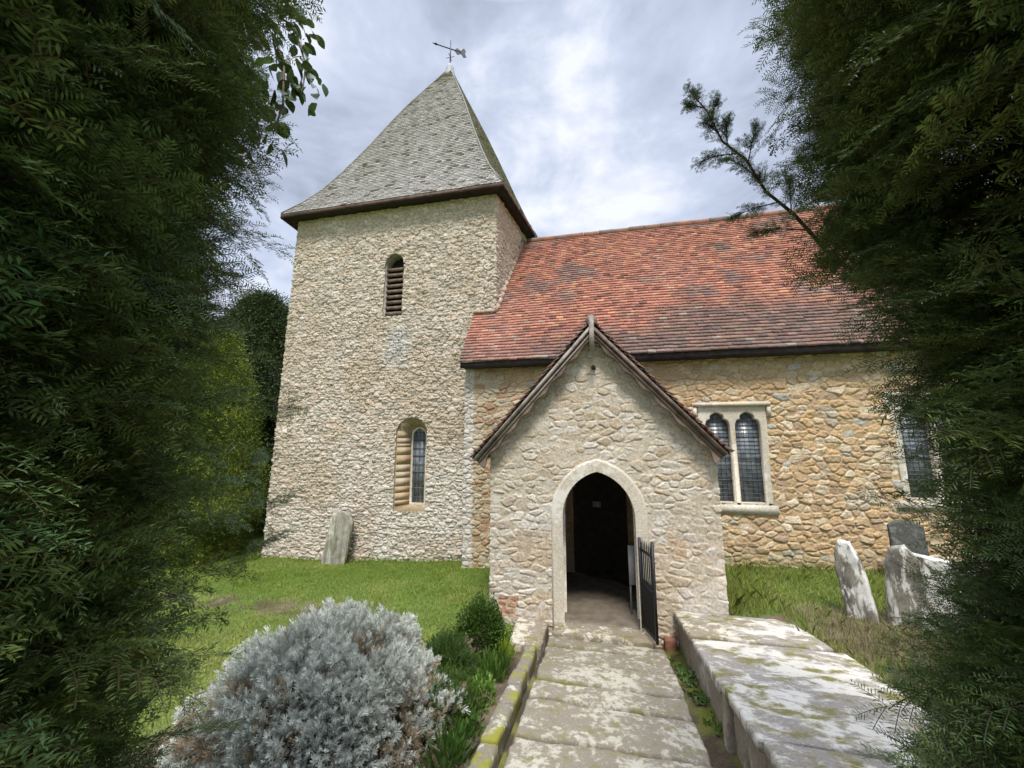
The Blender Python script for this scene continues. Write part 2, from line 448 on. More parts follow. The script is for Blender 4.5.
def grid_faces(keep):
    nv, nu = keep.shape
    ii = np.arange(nv * nu).reshape(nv, nu)
    F = np.stack([ii[:-1, :-1], ii[:-1, 1:], ii[1:, 1:], ii[1:, :-1]], -1)
    ok = keep[:-1, :-1] & keep[:-1, 1:] & keep[1:, 1:] & keep[1:, :-1]
    return F[ok]

def make_wall(name, parent, bot, top, steps, z0, z1, zstep, w, h, seed, amp, colour, keep, mortar, jit=(.8, .55), edge=.26, mj=.10, flush=0, cast=(1, 1, 1)):
    us, cum, B, T, nn = wall_path(bot, top, steps, z0, z1)
    vs = np.linspace(z0, z1, int((z1 - z0) / zstep) + 1)
    U, V, d, rs, lx, ly = masonry(us, vs, w, h, seed, jit)
    d = d + (fbm(U * 21, V * 27, seed + 3, 3) - .5) * .24
    disp = stone_relief(d, rs, lx, ly, U, V, amp, seed, edge)
    if flush: disp = np.maximum(disp, amp * flush * (.7 + .6 * fbm(U * 3, V * 3.5, seed + 95, 3)) + .10 * amp * fbm(U * 30, V * 30, seed + 97, 2))
    t = ((V - z0) / (z1 - z0))[..., None]
    XY = lerp(B[None], T[None], t) + nn[None] * disp[..., None]
    P = np.concatenate([XY, V[..., None]], -1)
    c = colour(U, V, d, rs, XY)
    mo = sstep(mj, mj * .4, d)[..., None] * (.55 + .45 * fbm(U * 9, V * 9, seed + 90)[..., None])
    c = lerp(c, c.mean((0, 1))[None, None], .22) * np.array(cast)
    c = lerp(c, np.array(mortar)[None, None], mo * .85)
    k = keep(U, V, XY)
    F = grid_faces(k)
    used = np.unique(F); remap = np.zeros(P.shape[0] * P.shape[1], int); remap[used] = np.arange(len(used))
    return build(name, P.reshape(-1, 3)[used], remap[F], M_rubble, parent, c.reshape(-1, 3)[used], True)

def curve_shape(name, loops, depth, bevel, origin, ud, vd, mat, parent, res=2):
    """an outline with holes, extruded by depth and chamfered; local x along ud, y along vd, front face at origin plane"""
    cu = bpy.data.curves.new('outline', 'CURVE'); cu.dimensions = '2D'; cu.fill_mode = 'BOTH'
    for lp in loops:
        s = cu.splines.new('POLY'); s.points.add(len(lp) - 1); s.use_cyclic_u = True
        for p, q in zip(s.points, lp): p.co = (q[0], q[1], 0, 1)
    cu.extrude = depth / 2 - bevel; cu.bevel_depth = bevel; cu.bevel_resolution = res; cu.offset = -bevel
    ob = bpy.data.objects.new('outline', cu); COL.objects.link(ob)
    bpy.context.view_layer.update()
    dg = bpy.context.evaluated_depsgraph_get()
    me = bpy.data.meshes.new_from_object(ob.evaluated_get(dg))
    COL.objects.unlink(ob); bpy.data.objects.remove(ob); bpy.data.curves.remove(cu)
    n = len(me.vertices); co = np.empty(n * 3); me.vertices.foreach_get('co', co); co = co.reshape(-1, 3)
    ud = np.array(ud, float); vd = np.array(vd, float); nd = np.cross(ud, vd)
    P = np.array(origin, float) + co[:, :1] * ud + co[:, 1:2] * vd + (co[:, 2:3] - depth / 2) * nd
    F = [tuple(p.vertices) for p in me.polygons]
    bpy.data.meshes.remove(me)
    return build(name, P, F, mat, parent)

def pointed_arch(cx, a, z0, zs, za, n=12):
    """outline of a pointed opening: half width a, springing zs, apex za"""
    hh = za - zs; Rr = (hh * hh + a * a) / (2 * a)
    pts = [(cx + a, z0), (cx + a, zs)]
    th = math.asin(min(1, hh / Rr))
    for i in range(1, n + 1):
        t = th * i / n; pts.append((cx + a - Rr + Rr * math.cos(t), zs + Rr * math.sin(t)))
    left = [(2 * cx - x, z) for x, z in pts[:-1]][::-1]
    return pts + left

def in_arch(x, z, cx, a, z0, zs, za):
    hh = za - zs; Rr = (hh * hh + a * a) / (2 * a)
    dx = np.abs(x - cx)
    return (dx < a) & (z > z0) & ((z < zs) | (np.hypot(dx - (a - Rr), z - zs) < Rr))

church = thing('church', (0, 8.3, 0), 'old rubble-stone village church with a shingled spire, a red tiled nave and a gabled porch', 'church')

# ---- tower
TZ0, TZ1 = -.7, 8.97
T_b = [(-8.62, 15), (-8.57, 9), (-2.43, 9), (-1.53, 15)]
T_t = [(-8.40, 15), (-8.36, 9), (-2.40, 9), (-1.53, 15)]
LV = dict(cx=-5.21, a=.27, z0=5.86, zs=7.28, za=7.60)
TW = dict(cx=-4.52, a=.41, z0=.92, zs=2.75, za=3.16)
def tower_col(U, V, d, rs, XY):
    c = palette([(.59,.50,.40),(.51,.43,.345),(.67,.59,.495),(.54,.45,.345),(.62,.51,.395),(.46,.395,.32),(.58,.45,.335)], rs[3])
    c = c * (.86 + .28 * rs[4][..., None])
    pale = np.array([.66, .615, .54])
    lowpale = sstep(2.9, 1.2, V) * sstep(.30, .6, fbm(U * .8, V * .8, 71))
    c = lerp(c, pale, (lowpale * .75)[..., None])
    warm = sstep(.52, .68, fbm(U * .7 + 4, V * .7, 73)); c = lerp(c, np.array([.42, .31, .18]), (warm * .4)[..., None])
    X = XY[..., 0]
    lich = sstep(.75, .2, np.hypot((X + 5.0) / .7, (V - 5.0) / 1.0) + (fbm(X * 4, V * 4, 77) - .5) * .8)
    c = lerp(c, np.array([.50, .51, .50]), (lich * .75)[..., None])
    br = sstep(.75, .45, np.hypot((X + 4.5) / .75, (V - 1.9) / 1.6)); c = lerp(c, np.array([.40, .25, .12]), (br * .45 * (rs[2] > .4))[..., None])
    return c
def tower_keep(U, V, XY):
    X, Y = XY[..., 0], XY[..., 1]; fr = (Y < 9.15)
    hole = fr & (in_arch(X, V, **LV) | in_arch(X, V, **TW))
    hid = (Y > 9.3) & (X > -4) & (V < 3.9)
    return ~(hole | hid)
make_wall('tower_wall', church, T_b, T_t, (.06, .0145, .03), TZ0, TZ1, .0145, .165, .074, 11, .050, tower_col, tower_keep, (.36, .31, .24), (.8, .55), .24, .10, .10, (.985, 1.0, 1.03))
# reveals of the two tower openings
def reveal(name, A, y, depth, mat, flange=.05, n=12):
    pts = pointed_arch(A['cx'], A['a'], A['z0'], A['zs'], A['za'], n)
    out = pointed_arch(A['cx'], A['a'] + flange, A['z0'] - flange, A['zs'], A['za'] + flange, n)
    k = len(pts)
    V = [(x, y + .004, z) for x, z in out] + [(x, y + .004, z) for x, z in pts] + [(x, y + depth, z) for x, z in pts]
    F = []
    for i in range(k):
        j = (i + 1) % k
        F += [(i, j, k + j, k + i), (k + i, k + j, 2 * k + j, 2 * k + i)]
    return build(name, np.array(V), F, mat, church)
M_reveal = mat_lichen('old reveal stone', (.36, .27, .16), (.46, .42, .33), (.26, .2, .12), .4, .4, 5)
reveal('louvre_reveal', LV, 9, .31, M_woodgrey)
lo = MB(); lo.box(-5.6, -4.8, 9.30, 9.33, 5.7, 7.8); o_l = lo.build('louvre_backing', M_darkwood, church)
for k in range(9):
    z = 5.93 + k * .155
    s = MB(); s.hexa([(-5.48, 9.07, z), (-4.94, 9.07, z), (-4.94, 9.10, z - .02), (-5.48, 9.10, z - .02),
                      (-5.48, 9.075, z + .06), (-4.94, 9.075, z + .06), (-4.94, 9.20, z + .13), (-5.48, 9.20, z + .13)])
    s.build('louvre_slat', M_wood, o_l)
# splayed tower window: rubble splay with a narrow leaded light
def splay():
    outp = pointed_arch(TW['cx'], TW['a'], TW['z0'], TW['zs'], TW['za'], 12)
    inn = pointed_arch(TW['cx'] + .05, .215, TW['z0'] + .10, 2.72, 2.95, 12)
    fl = pointed_arch(TW['cx'], TW['a'] + .06, TW['z0'] - .06, TW['zs'], TW['za'] + .06, 12)
    k = len(outp); V = [(x, 9.004, z) for x, z in fl] + [(x, 9.004, z) for x, z in outp] + [(x, 9.30, z) for x, z in inn] + [(x, 9.40, z) for x, z in inn]; F = []
    for i in range(k):
        j = (i + 1) % k
        for q in range(3): F.append((q * k + i, q * k + j, (q + 1) * k + j, (q + 1) * k + i))
    return build('window_splay', np.array(V), F, M_reveal, church)
splay()
jb = MB(); jr = np.random.default_rng(3); z = TW['z0'] + .12
while z < 2.68:
    hh = jr.uniform(.09, .24); xa, xb = TW['cx'] - TW['a'], TW['cx'] + .05 - .215; c = [(.46, .35, .22), (.48, .37, .24), (.50, .41, .29), (.45, .32, .20), (.49, .40, .28)][jr.integers(0, 5)]; o_ = .008 + jr.uniform(0, .002)
    jb.hexa([(xa + .01, 9.012, z), (xa + .01 + o_, 8.995, z), (xb + o_ * .6, 9.295, z), (xb - .005, 9.30, z), (xa + .01, 9.012, z + hh - .004), (xa + .01 + o_, 8.995, z + hh - .004), (xb + o_ * .6, 9.295, z + hh - .004), (xb - .005, 9.30, z + hh - .004)], c)
    z += hh
jb.build('brick_jamb', M_brick, church, False, True)
tw = curve_shape('window', [pointed_arch(TW['cx'] + .05, .25, TW['z0'] + .06, 2.72, 2.99), pointed_arch(TW['cx'] + .05, .175, TW['z0'] + .14, 2.70, 2.90)], .06, .008,
                 (0, 9.315, 0), (1, 0, 0), (0, 0, 1), M_trim, church)
g = MB(); g.box(TW['cx'] - .16, TW['cx'] + .26, 9.36, 9.37, 1.0, 2.99); g.build('pane', M_glass, tw)
g = MB()
for x in (-.06, .05, .16): g.box(TW['cx'] + x - .006, TW['cx'] + x + .006, 9.348, 9.358, 1.03, 2.9)
for k in range(9): g.box(TW['cx'] - .13, TW['cx'] + .23, 9.342 if k % 2 else 9.338, 9.347, 1.2 + k * .2, 1.2 + k * .2 + (.03 if k % 2 else .012))
g.build('glazing_bars', M_leadcame, tw)

# ---- spire
AX = np.array([-5.05, 12.0])
corn = np.array([(-8.68, 8.65), (-2.13, 8.65), (-1.10, 15.4), (-8.95, 15.4)])
prof_r = np.array([1.0, .9, .8, .7, .55, .4, .3, .2, .1, .035]); prof_z = np.array([9.03, 9.53, 10.12, 10.86, 12.1, 13.45, 14.3, 15.08, 15.85, 16.38])
# arc length along the middle of a face
_ll = np.concatenate([[0], np.cumsum(np.hypot(np.diff(prof_r) * 3.35, np.diff(prof_z)))])
nrow = 84
sv = np.linspace(0, _ll[-1], nrow + 1)
rr_ = np.interp(sv, _ll, prof_r); zz_ = np.interp(sv, _ll, prof_z)
V = []; F = []; Cc = []
srng = np.random.default_rng(5)
for f in range(4):
    a, b = corn[f], corn[(f + 1) % 4]
    mid = (a + b) / 2 - AX; on = mid / np.linalg.norm(mid)
    for i in range(nrow):
        r0, r1 = rr_[i], rr_[i + 1] if i < nrow - 1 else rr_[i + 1]
        z0, z1 = zz_[i], zz_[i + 1]
        A0, B0 = AX + (a - AX) * r0, AX + (b - AX) * r0; A1, B1 = AX + (a - AX) * r1, AX + (b - AX) * r1
        wdt = np.linalg.norm(B0 - A0); n = max(1, int(round(wdt / .15)))
        ts = (np.arange(n + 1) + (.5 if i % 2 else 0) * 0) / n
        if n > 2:
            inner = np.clip(ts[1:-1] + (0.5 if i % 2 else 0) / n + srng.normal(0, .08, n - 1) / n, .01, .99); ts = np.concatenate([[0], np.sort(inner), [1]])
        for j in range(n):
            q = [A0 + (B0 - A0) * ts[j], A0 + (B0 - A0) * ts[j + 1], A1 + (B1 - A1) * ts[j + 1], A1 + (B1 - A1) * ts[j]]
            lift = .022 + .012 * srng.random(); dz = srng.normal(0, .006)
            k = len(V)
            V += [(*(q[0] + on * lift), z0 - .012 + dz), (*(q[1] + on * lift), z0 - .012 + dz), (*(q[2] + on * .004), z1), (*(q[3] + on * .004), z1), (*(q[0] - on * .01), z0 - .012), (*(q[1] - on * .01), z0 - .012)]
            F += [(k, k + 1, k + 2, k + 3), (k + 4, k + 5, k + 1, k)]
            t = srng.random()
            base = lerp(np.array([.42, .385, .38]), np.array([.62, .57, .57]), t) * (.85 + .3 * srng.random())
            hgt = i / nrow
            if hgt > .9 and srng.random() < .75: base = np.array([.24, .215, .17]) * (.8 + .4 * srng.random())
            elif srng.random() < .06: base = np.array([.20, .18, .14]) * (.8 + .4 * srng.random())
            Cc += [base] * 6
spire = build('spire', np.array(V), F, M_shingle, church, np.array(Cc))
# solid core under the shingles
ring = [[(*(AX + (c - AX) * r), z - .02) for c in corn] for r, z in zip(prof_r, prof_z)]
V = [p for q in ring for p in q]; F = []
for i in range(len(ring) - 1):
    for k in range(4): F.append((i * 4 + k, i * 4 + (k + 1) % 4, (i + 1) * 4 + (k + 1) % 4, (i + 1) * 4 + k))
build('spire_boarding', np.array(V), F, M_darkwood, spire)
# lead hips
for f in range(4):
    h = MB(); h.tube([(*(AX + (corn[f] - AX) * r), z + .01) for r, z in zip(prof_r, prof_z)], .03, 6); h.build('hip_roll', M_hip, spire)
cap = MB()
cap.tube([(AX[0], AX[1], 16.05), (AX[0], AX[1], 16.3), (AX[0], AX[1], 16.62), (AX[0], AX[1], 16.78)], [.26, .19, .15, .07], 10); cap.build('lead_cap', M_lead, spire, True)
# eaves: soffit and fascia
sof = MB()
inn_c = [(-8.3, 9.1), (-2.5, 9.1), (-1.65, 14.9), (-8.3, 14.9)]
for f in range(4):
    a, b = corn[f], corn[(f + 1) % 4]; c, d2 = inn_c[(f + 1) % 4], inn_c[f]
    sof.hexa([(*a, 8.945), (*b, 8.945), (*c, 8.945), (*d2, 8.945), (*a, 8.965), (*b, 8.965), (*c, 8.965), (*d2, 8.965)])
sof.build('tower_soffit', M_darkwood, church)
fa = MB()
for f in range(4):
    a, b = corn[f], corn[(f + 1) % 4]; n_ = np.array([(b - a)[1], -(b - a)[0]]); n_ = n_ / np.linalg.norm(n_)
    a2, b2 = a + n_ * .02, b + n_ * .02
    fa.hexa([(*a2, 8.90), (*b2, 8.90), (*b, 8.90), (*a, 8.90), (*a2, 9.0), (*b2, 9.0), (*b, 9.0), (*a, 9.0)])
fa.build('tower_fascia', M_fascia, church)
# weathervane
vane = MB(); vane.tube([(AX[0], AX[1], 16.7), (AX[0], AX[1], 17.85)], .022, 8); wv = vane.build('weathervane', M_iron, church)
va = np.array([.86, .50, 0]); va /= np.linalg.norm(va)
def VA(s, z): return (AX[0] + va[0] * s, AX[1] + va[1] * s, z)
ar = MB(); ar.tube([VA(-.62, 17.50), VA(.42, 17.46)], .022, 6)
ar.tube([VA(-.70, 17.50), VA(-.52, 17.50)], [.004, .05], 6)
ar.build('vane_arrow', M_iron, wv)
curve_shape('vane_tail', [[(.16, 17.48), (.26, 17.60), (.40, 17.52), (.52, 17.68), (.60, 17.56), (.56, 17.46), (.62, 17.32), (.52, 17.26), (.42, 17.40), (.28, 17.32), (.20, 17.40)]], .025, .003,
            (AX[0], AX[1] - .012, 0), va, (0, 0, 1), M_iron, wv)
cr = MB()
for s in (1, -1): cr.tube([(AX[0], AX[1], 17.1), (AX[0] + .16 * s, AX[1], 17.1)], .010, 6); cr.tube([(AX[0], AX[1], 17.1), (AX[0], AX[1] + .16 * s, 17.1)], .010, 6)
cr.build('cardinal_arm', M_iron, wv)

# ---- nave
NY = 8.3
W1 = dict(x0=1.92, x1=3.12, z0=1.40, z1=3.24)
W2 = dict(x0=5.12, x1=6.32, z0=1.55, z1=3.36)
DR = dict(cx=-.03, a=.50, z0=-.2, zs=1.45, za=2.0)
def nave_col(U, V, d, rs, XY):
    X = XY[..., 0]
    c = palette([(.57,.405,.235),(.52,.35,.185),(.64,.50,.325),(.47,.315,.18),(.58,.385,.20),(.68,.56,.41),(.42,.295,.195)], rs[3])
    c = c * (.86 + .28 * rs[4][..., None])
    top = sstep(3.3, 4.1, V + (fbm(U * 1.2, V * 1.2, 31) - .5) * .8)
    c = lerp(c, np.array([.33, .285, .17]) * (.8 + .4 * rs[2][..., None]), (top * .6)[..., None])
    grey = sstep(.60, .70, fbm(U * 1.1, V * 1.3, 37)); c = lerp(c, np.array([.44, .43, .38]), (grey * .6)[..., None])
    gs = (rs[1] > .975); c = np.where(gs[..., None], np.array([.42, .42, .39]), c)
    green = sstep(.75, .35, V + (fbm(U * 2, V * 2, 39) - .5) * .5); c = lerp(c, np.array([.27, .26, .13]), (green * .6)[..., None])
    west = sstep(-1.5, -2.2, X); c = lerp(c, palette([(.42,.33,.22),(.36,.22,.14),(.48,.42,.33),(.40,.30,.18),(.45,.40,.30)], rs[3]), west[..., None])
    quoin = sstep(-2.66, -2.72, X); c = lerp(c, np.array([.60, .58, .55]) * (.88 + .2 * rs[4][..., None]), quoin[..., None])
    return c
def nave_keep(U, V, XY):
    X, Y = XY[..., 0], XY[..., 1]; fr = Y < NY + .1
    m = .03
    h1 = (X > W1['x0'] + m) & (X < W1['x1'] - m) & (V > W1['z0'] + m) & (V < W1['z1'] - m)
    h2 = (X > W2['x0'] + m) & (X < W2['x1'] - m) & (V > W2['z0'] + m) & (V < W2['z1'] - m)
    return ~(fr & (h1 | h2 | in_arch(X, V, **DR)))
N_p = [(-2.89, 9.2), (-2.89, NY), (-1.7, NY), (1.65, NY), (6.6, NY), (14, NY), (14, 14)]
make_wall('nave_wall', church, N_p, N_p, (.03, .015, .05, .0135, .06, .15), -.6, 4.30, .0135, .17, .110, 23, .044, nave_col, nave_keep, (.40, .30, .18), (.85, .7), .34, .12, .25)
EZ, EY = 4.30, 7.98
SL = R(55); ct, st = math.cos(SL), math.sin(SL)
RL = 5.36
V = []; F = []; Cc = []
trng = np.random.default_rng(15)
def roof_left(s):
    y = EY + s * ct
    return -2.95 if y < 9.0 else -2.41 + .146 * (y - 9) + .0
nrows = 53; gauge = RL / nrows
for i in range(nrows):
    s0, s1 = i * gauge, (i + 1) * gauge
    xl = roof_left(s0 + .03); x = xl - (.5 * .165 if i % 2 else 0) * 0 + 0
    x = xl if i % 2 == 0 else xl - .08
    while x < 14.2:
        w_ = .165 + trng.normal(0, .003); x0 = max(x, xl); x1 = min(x + w_ - .003, 14.2); xm = (x0 + x1) / 2
        if x1 - x0 > .02:
            up = .026 + trng.random() * .014; sag = .03 * math.sin(xm * .9 + 1) * math.sin(math.pi * i / nrows)
            ds = trng.normal(0, .006); tilt = trng.normal(0, .004)
            def P(xx, s, h): return (xx, EY + s * ct - h * st, EZ + s * st + h * ct + sag)
            k = len(V)
            V += [P(x0, s0 - .012 + ds, up + tilt), P(x1, s0 - .012 + ds, up - tilt), P(x1, s1, .006), P(x0, s1, .006), P(x0, s0 - .012 + ds, 0), P(x1, s0 - .012 + ds, 0)]
            F += [(k, k + 1, k + 2, k + 3), (k + 4, k + 5, k + 1, k)]
            t = trng.random(); hg = i / nrows
            c = lerp(np.array([.48, .20, .135]), np.array([.38, .165, .125]), t)
            if trng.random() < .16: c = np.array([.53, .26, .16])
            if trng.random() < .10: c = np.array([.25, .12, .095])
            nzz = float(fbm(np.array([xm * .55]), np.array([i * .055]), 91)[0]); nz2 = float(fbm(np.array([xm * 1.6]), np.array([i * .16]), 95)[0])
            lowx = sstep(.8, 2.2, np.array([xm]))[0]
            lo_ = float(sstep(.36, .16, np.array([hg + (nz2 - .5) * .28 + (1 - lowx) * .18 + (nzz - .5) * .2]))[0])
            if hg < .05: lo_ = max(lo_, .55)
            gy_ = lerp(np.array([.24, .17, .14]), np.array([.15, .12, .11]), trng.random())
            c = lerp(c, gy_ * .85, lo_ * (.68 + .3 * trng.random()))
            if nz2 > .60: c = lerp(c, np.array([.23, .16, .14]), min(1, (nz2 - .60) * 9) * .8)
            lil = float(sstep(.5, .68, np.array([nzz]))[0]); c = lerp(c, np.array([.42, .21, .165]), lil * .5)
            if trng.random() < .03: c = lerp(c, np.array([.35, .30, .24]), .6)
            c = c * (.82 + .36 * trng.random())
            Cc += [c] * 6
        x += w_
nave_roof = build('nave_roof', np.array(V), F, M_tile, church, np.array(Cc))
ridY, ridZ = EY + RL * ct, EZ + RL * st
u = MB()
u.add([(-2.9, EY + .03, EZ), (14.15, EY + .03, EZ), (14.15, ridY, ridZ - .03), (-1.9, ridY, ridZ - .03), (-2.42, 9, EZ + 1.0 / ct * st - .04), (-2.9, 9, EZ + 1.0 / ct * st - .04)], [(0, 1, 2, 3, 4, 5)])
u.add([(-1.9, ridY, ridZ), (14.15, ridY, ridZ), (14.15, 2 * ridY - EY, EZ), (-1.0, 2 * ridY - EY, EZ)], [(0, 1, 2, 3)])
u.build('roof_boarding', M_darkwood, nave_roof)
rd = MB(); x = -1.95
while x < 14.1:
    c = lerp(np.array([.30, .14, .09]), np.array([.17, .13, .10]), trng.random()); pts = []
    zz = ridZ + trng.normal(0, .004)
    rd.tube([(x, ridY, zz - .045), (x + .42, ridY, zz - .045 + trng.normal(0, .004))], .115, 10, tuple(c)); x += .43
rd.build('ridge_tiles', M_tile, nave_roof, False, True)
s = MB(); s.box(-2.93, 14.1, EY + .02, EY + .05, EZ - .14, EZ - .012); s.build('eaves_fascia', M_darkwood, nave_roof)
s = MB(); s.box(-2.90, 14.1, EY + .05, NY + .05, EZ - .12, EZ - .10); s.build('eaves_soffit', M_darkwood, nave_roof)
# mortar fillet against the tower
s = MB()
for (y0, y1) in ((9.0, ridY),):
    n_ = 14
    for i in range(n_):
        ya, yb = lerp(y0, y1, i / n_), lerp(y0, y1, (i + 1) / n_)
        def PF(y, o, h): 
            xx = -2.41 + .146 * (y - 9); ss = (y - EY) / ct
            return (xx + o, y - h * st, EZ + ss * st + h * ct)
        s.hexa([PF(ya, .02, .0), PF(ya, .10, .0), PF(yb, .10, .0), PF(yb, .02, .0), PF(ya, .02, .11), PF(ya, .07, .05), PF(yb, .07, .05), PF(yb, .02, .11)])
s.hexa([(-2.95, 8.93, 5.72), (-2.36, 8.93, 5.72), (-2.36, 9.02, 5.78), (-2.95, 9.02, 5.78), (-2.95, 8.95, 5.80), (-2.36, 8.95, 5.80), (-2.36, 9.02, 5.86), (-2.95, 9.02, 5.86)])
s.build('mortar_fillet', mat_plain('lime mortar', (.42, .30, .22), .9, 0, .3, 12, .3), nave_roof)
# thin conduit in the angle of tower and nave
s = MB(); s.tube([(-3.13, 8.93, -.3), (-3.10, 8.94, .95)], .022, 8); s.build('conduit', M_iron, church)

def light_outline(cx, a, z0, zs):
    """one cusped light: straight sides, trefoil head"""
    right = [(cx + a, z0), (cx + a, zs)]
    Rr = 1.45 * a; tm_ = math.acos((Rr - a) / Rr)
    for t in np.linspace(0, 1, 21)[1:]:
        k = .22 * math.exp(-((t - .50) / .10) ** 2)
        x, y = a - Rr + Rr * math.cos(t * tm_), Rr * math.sin(t * tm_)
        right.append((cx + x * (1 - k) if t < 1 else cx, zs + y * (1 - k * .5)))
    return right + [(2 * cx - x, z) for x, z in right[:-1]][::-1]

def two_light(W):
    x0, x1, z0, z1 = W['x0'], W['x1'], W['z0'], W['z1']
    wd = x1 - x0; a = (wd - .12 * 2 - .10) / 4
    c1, c2 = x0 + .12 + a, x1 - .12 - a
    zs = z1 - .42
    fr = curve_shape('window', [[(x0, z0), (x1, z0), (x1, z1), (x0, z1)], light_outline(c1, a, z0 + .001, zs), light_outline(c2, a, z0 + .001, zs)], .16, .022, (0, NY - .035, 0), (1, 0, 0), (0, 0, 1), M_trim, church)
    s = MB(); s.hexa([(x0 - .12, NY - .06, z0 - .17), (x1 + .05, NY - .06, z0 - .17), (x1 + .05, NY + .12, z0 - .17), (x0 - .12, NY + .12, z0 - .17),
                      (x0 - .12, NY - .05, z0 - .02), (x1 + .05, NY - .05, z0 - .02), (x1 + .05, NY + .12, z0 + .05), (x0 - .12, NY + .12, z0 + .05)]); s.build('sill', M_trim, fr)
    s = MB(); s.hexa([(x0 - .09, NY - .10, z1 - .01), (x1 + .07, NY - .10, z1 - .01), (x1 + .07, NY + .05, z1 - .01), (x0 - .09, NY + .05, z1 - .01),
                      (x0 - .09, NY - .11, z1 + .045), (x1 + .07, NY - .11, z1 + .045), (x1 + .07, NY + .05, z1 + .10), (x0 - .09, NY + .05, z1 + .10)])
    for xx in (x0 - .09, x1 + .01): s.box(xx, xx + .06, NY - .085, NY + .03, z1 - .22, z1 - .012)
    s.build('hood_mould', M_trim, fr)
    for cx in (c1, c2):
        g = MB(); g.box(cx - a - .02, cx + a + .02, NY + .085, NY + .10, z0, z1 - .08); g.build('pane', M_glass, fr)
        g = MB()
        for k in range(int((z1 - z0) / .075)):
            z = z0 + .04 + k * .075; g.box(cx - a, cx + a, NY + .072 , NY + .078, z - .005, z + .005)
        for k in range(1, 5):
            x = cx - a + 2 * a * k / 5; g.box(x - .005, x + .005, NY + .079, NY + .084, z0, z1 - .1)
        for k in range(1, 4): g.box(cx - a - .01, cx + a + .01, NY + .06, NY + .071, z0 + k * .42, z0 + k * .42 + .016)
        g.build('glazing_bars', M_leadcame, fr)
    s = MB(); s.box(x0 - .02, x1 + .02, NY + .13, NY + .16, z0 - .05, z1 + .05); s.build('dark_backing', M_darkwood, fr)
two_light(W1); two_light(W2)

# ---- porch
PY = 6.0
PC, PAX, PAZ = -.05, 4.40, 0
XL, XR = -1.65, 1.58
AR = dict(cx=-.04, a=.545, z0=-.6, zs=1.46, za=2.14)
def gable(x): return 4.20 - 1.10 * np.abs(x - PC)
def porch_col(U, V, d, rs, XY):
    X = XY[..., 0]
    c = palette([(.56,.47,.35),(.63,.54,.41),(.50,.39,.26),(.60,.54,.46),(.55,.46,.345),(.67,.60,.50),(.46,.36,.255)], rs[3])
    c = c * (.88 + .24 * rs[4][..., None])
    smear = sstep(.46, .60, fbm(U * 1.6, V * 1.9, 51)); c = lerp(c, np.array([.47, .42, .31]), (smear * .65)[..., None])
    warm = sstep(.55, .68, fbm(U * 1.1 + 7, V * 1.1, 53)); c = lerp(c, np.array([.42, .30, .17]), (warm * .5)[..., None])
    white = sstep(.52, .66, fbm(U * 1.9 + 3, V * 2.3, 57)) * sstep(2.3, 1.2, V); c = lerp(c, np.array([.60, .575, .53]), (white * .65)[..., None])
    brick = (X > -1.52) & (X < -1.22) & (V > .02) & (V < .30); c = np.where(brick[..., None] & (rs[2] > .25)[..., None], np.array([.42, .19, .11]), c)
    big = (X > -1.25) & (X < -.75) & (V > .75) & (V < 1.25); c = np.where(big[..., None], lerp(c, np.array([.44, .33, .21]), .7), c)
    b2 = (X > .88) & (X < 1.12) & (V > .95) & (V < 1.22); c = np.where(b2[..., None], np.array([.46, .32, .19]), c)
    return c
def porch_keep(U, V, XY):
    X, Y = XY[..., 0], XY[..., 1]
    side = Y > PY + .12
    return np.where(side, V < 2.42, V < gable(X)) & ~((~side) & in_arch(X, V, AR['cx'], AR['a'] + .06, -1, AR['zs'], AR['za'] + .06))
P_p = [(XL, NY), (XL, PY), (XR, PY), (XR, NY)]
make_wall('porch_wall', church, P_p, P_p, (.03, .0095, .03), -.5, 4.3, .0095, .19, .098, 37, .028, porch_col, porch_keep, (.50, .44, .33), (.9, .75), .40, .18, .37, (.99, 1.0, 1.03))
# inner faces of the porch
s = MB()
s.box(XL + .06, XL + .34, PY + .38, NY - .02, -.3, 2.5)
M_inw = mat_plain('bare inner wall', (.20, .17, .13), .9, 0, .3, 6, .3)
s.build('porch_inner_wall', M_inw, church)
s = MB(); s.box(XR - .34, XR - .06, PY + .38, NY - .02, -.3, 2.5); s.build('porch_inner_wall', M_inw, church)
V = []; F = []
ap_o = pointed_arch(AR['cx'], AR['a'] + .005, -.4, AR['zs'], AR['za'], 12)
m_ = len(ap_o)
bx = [(min(max(AR['cx'] + (x - AR['cx']) * 3.0, XL + .05), XR - .05), z if z < 1.4 else z) for x, z in ap_o]
inner = [(XL + .05, -.4), (XL + .05, 2.25), (PC, 4.0), (XR - .05, 2.3), (XR - .05, -.4)]
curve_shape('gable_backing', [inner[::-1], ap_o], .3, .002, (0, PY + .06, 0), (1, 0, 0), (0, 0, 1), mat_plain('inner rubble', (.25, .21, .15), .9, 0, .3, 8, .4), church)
curve_shape('door_arch', [pointed_arch(AR['cx'], AR['a'] + .145, -.3, AR['zs'], AR['za'] + .155, 14), pointed_arch(AR['cx'], AR['a'], -.35, AR['zs'], AR['za'], 14)], .42, .035,
            (0, PY - .04, 0), (1, 0, 0), (0, 0, 1), M_trim, church, 1)
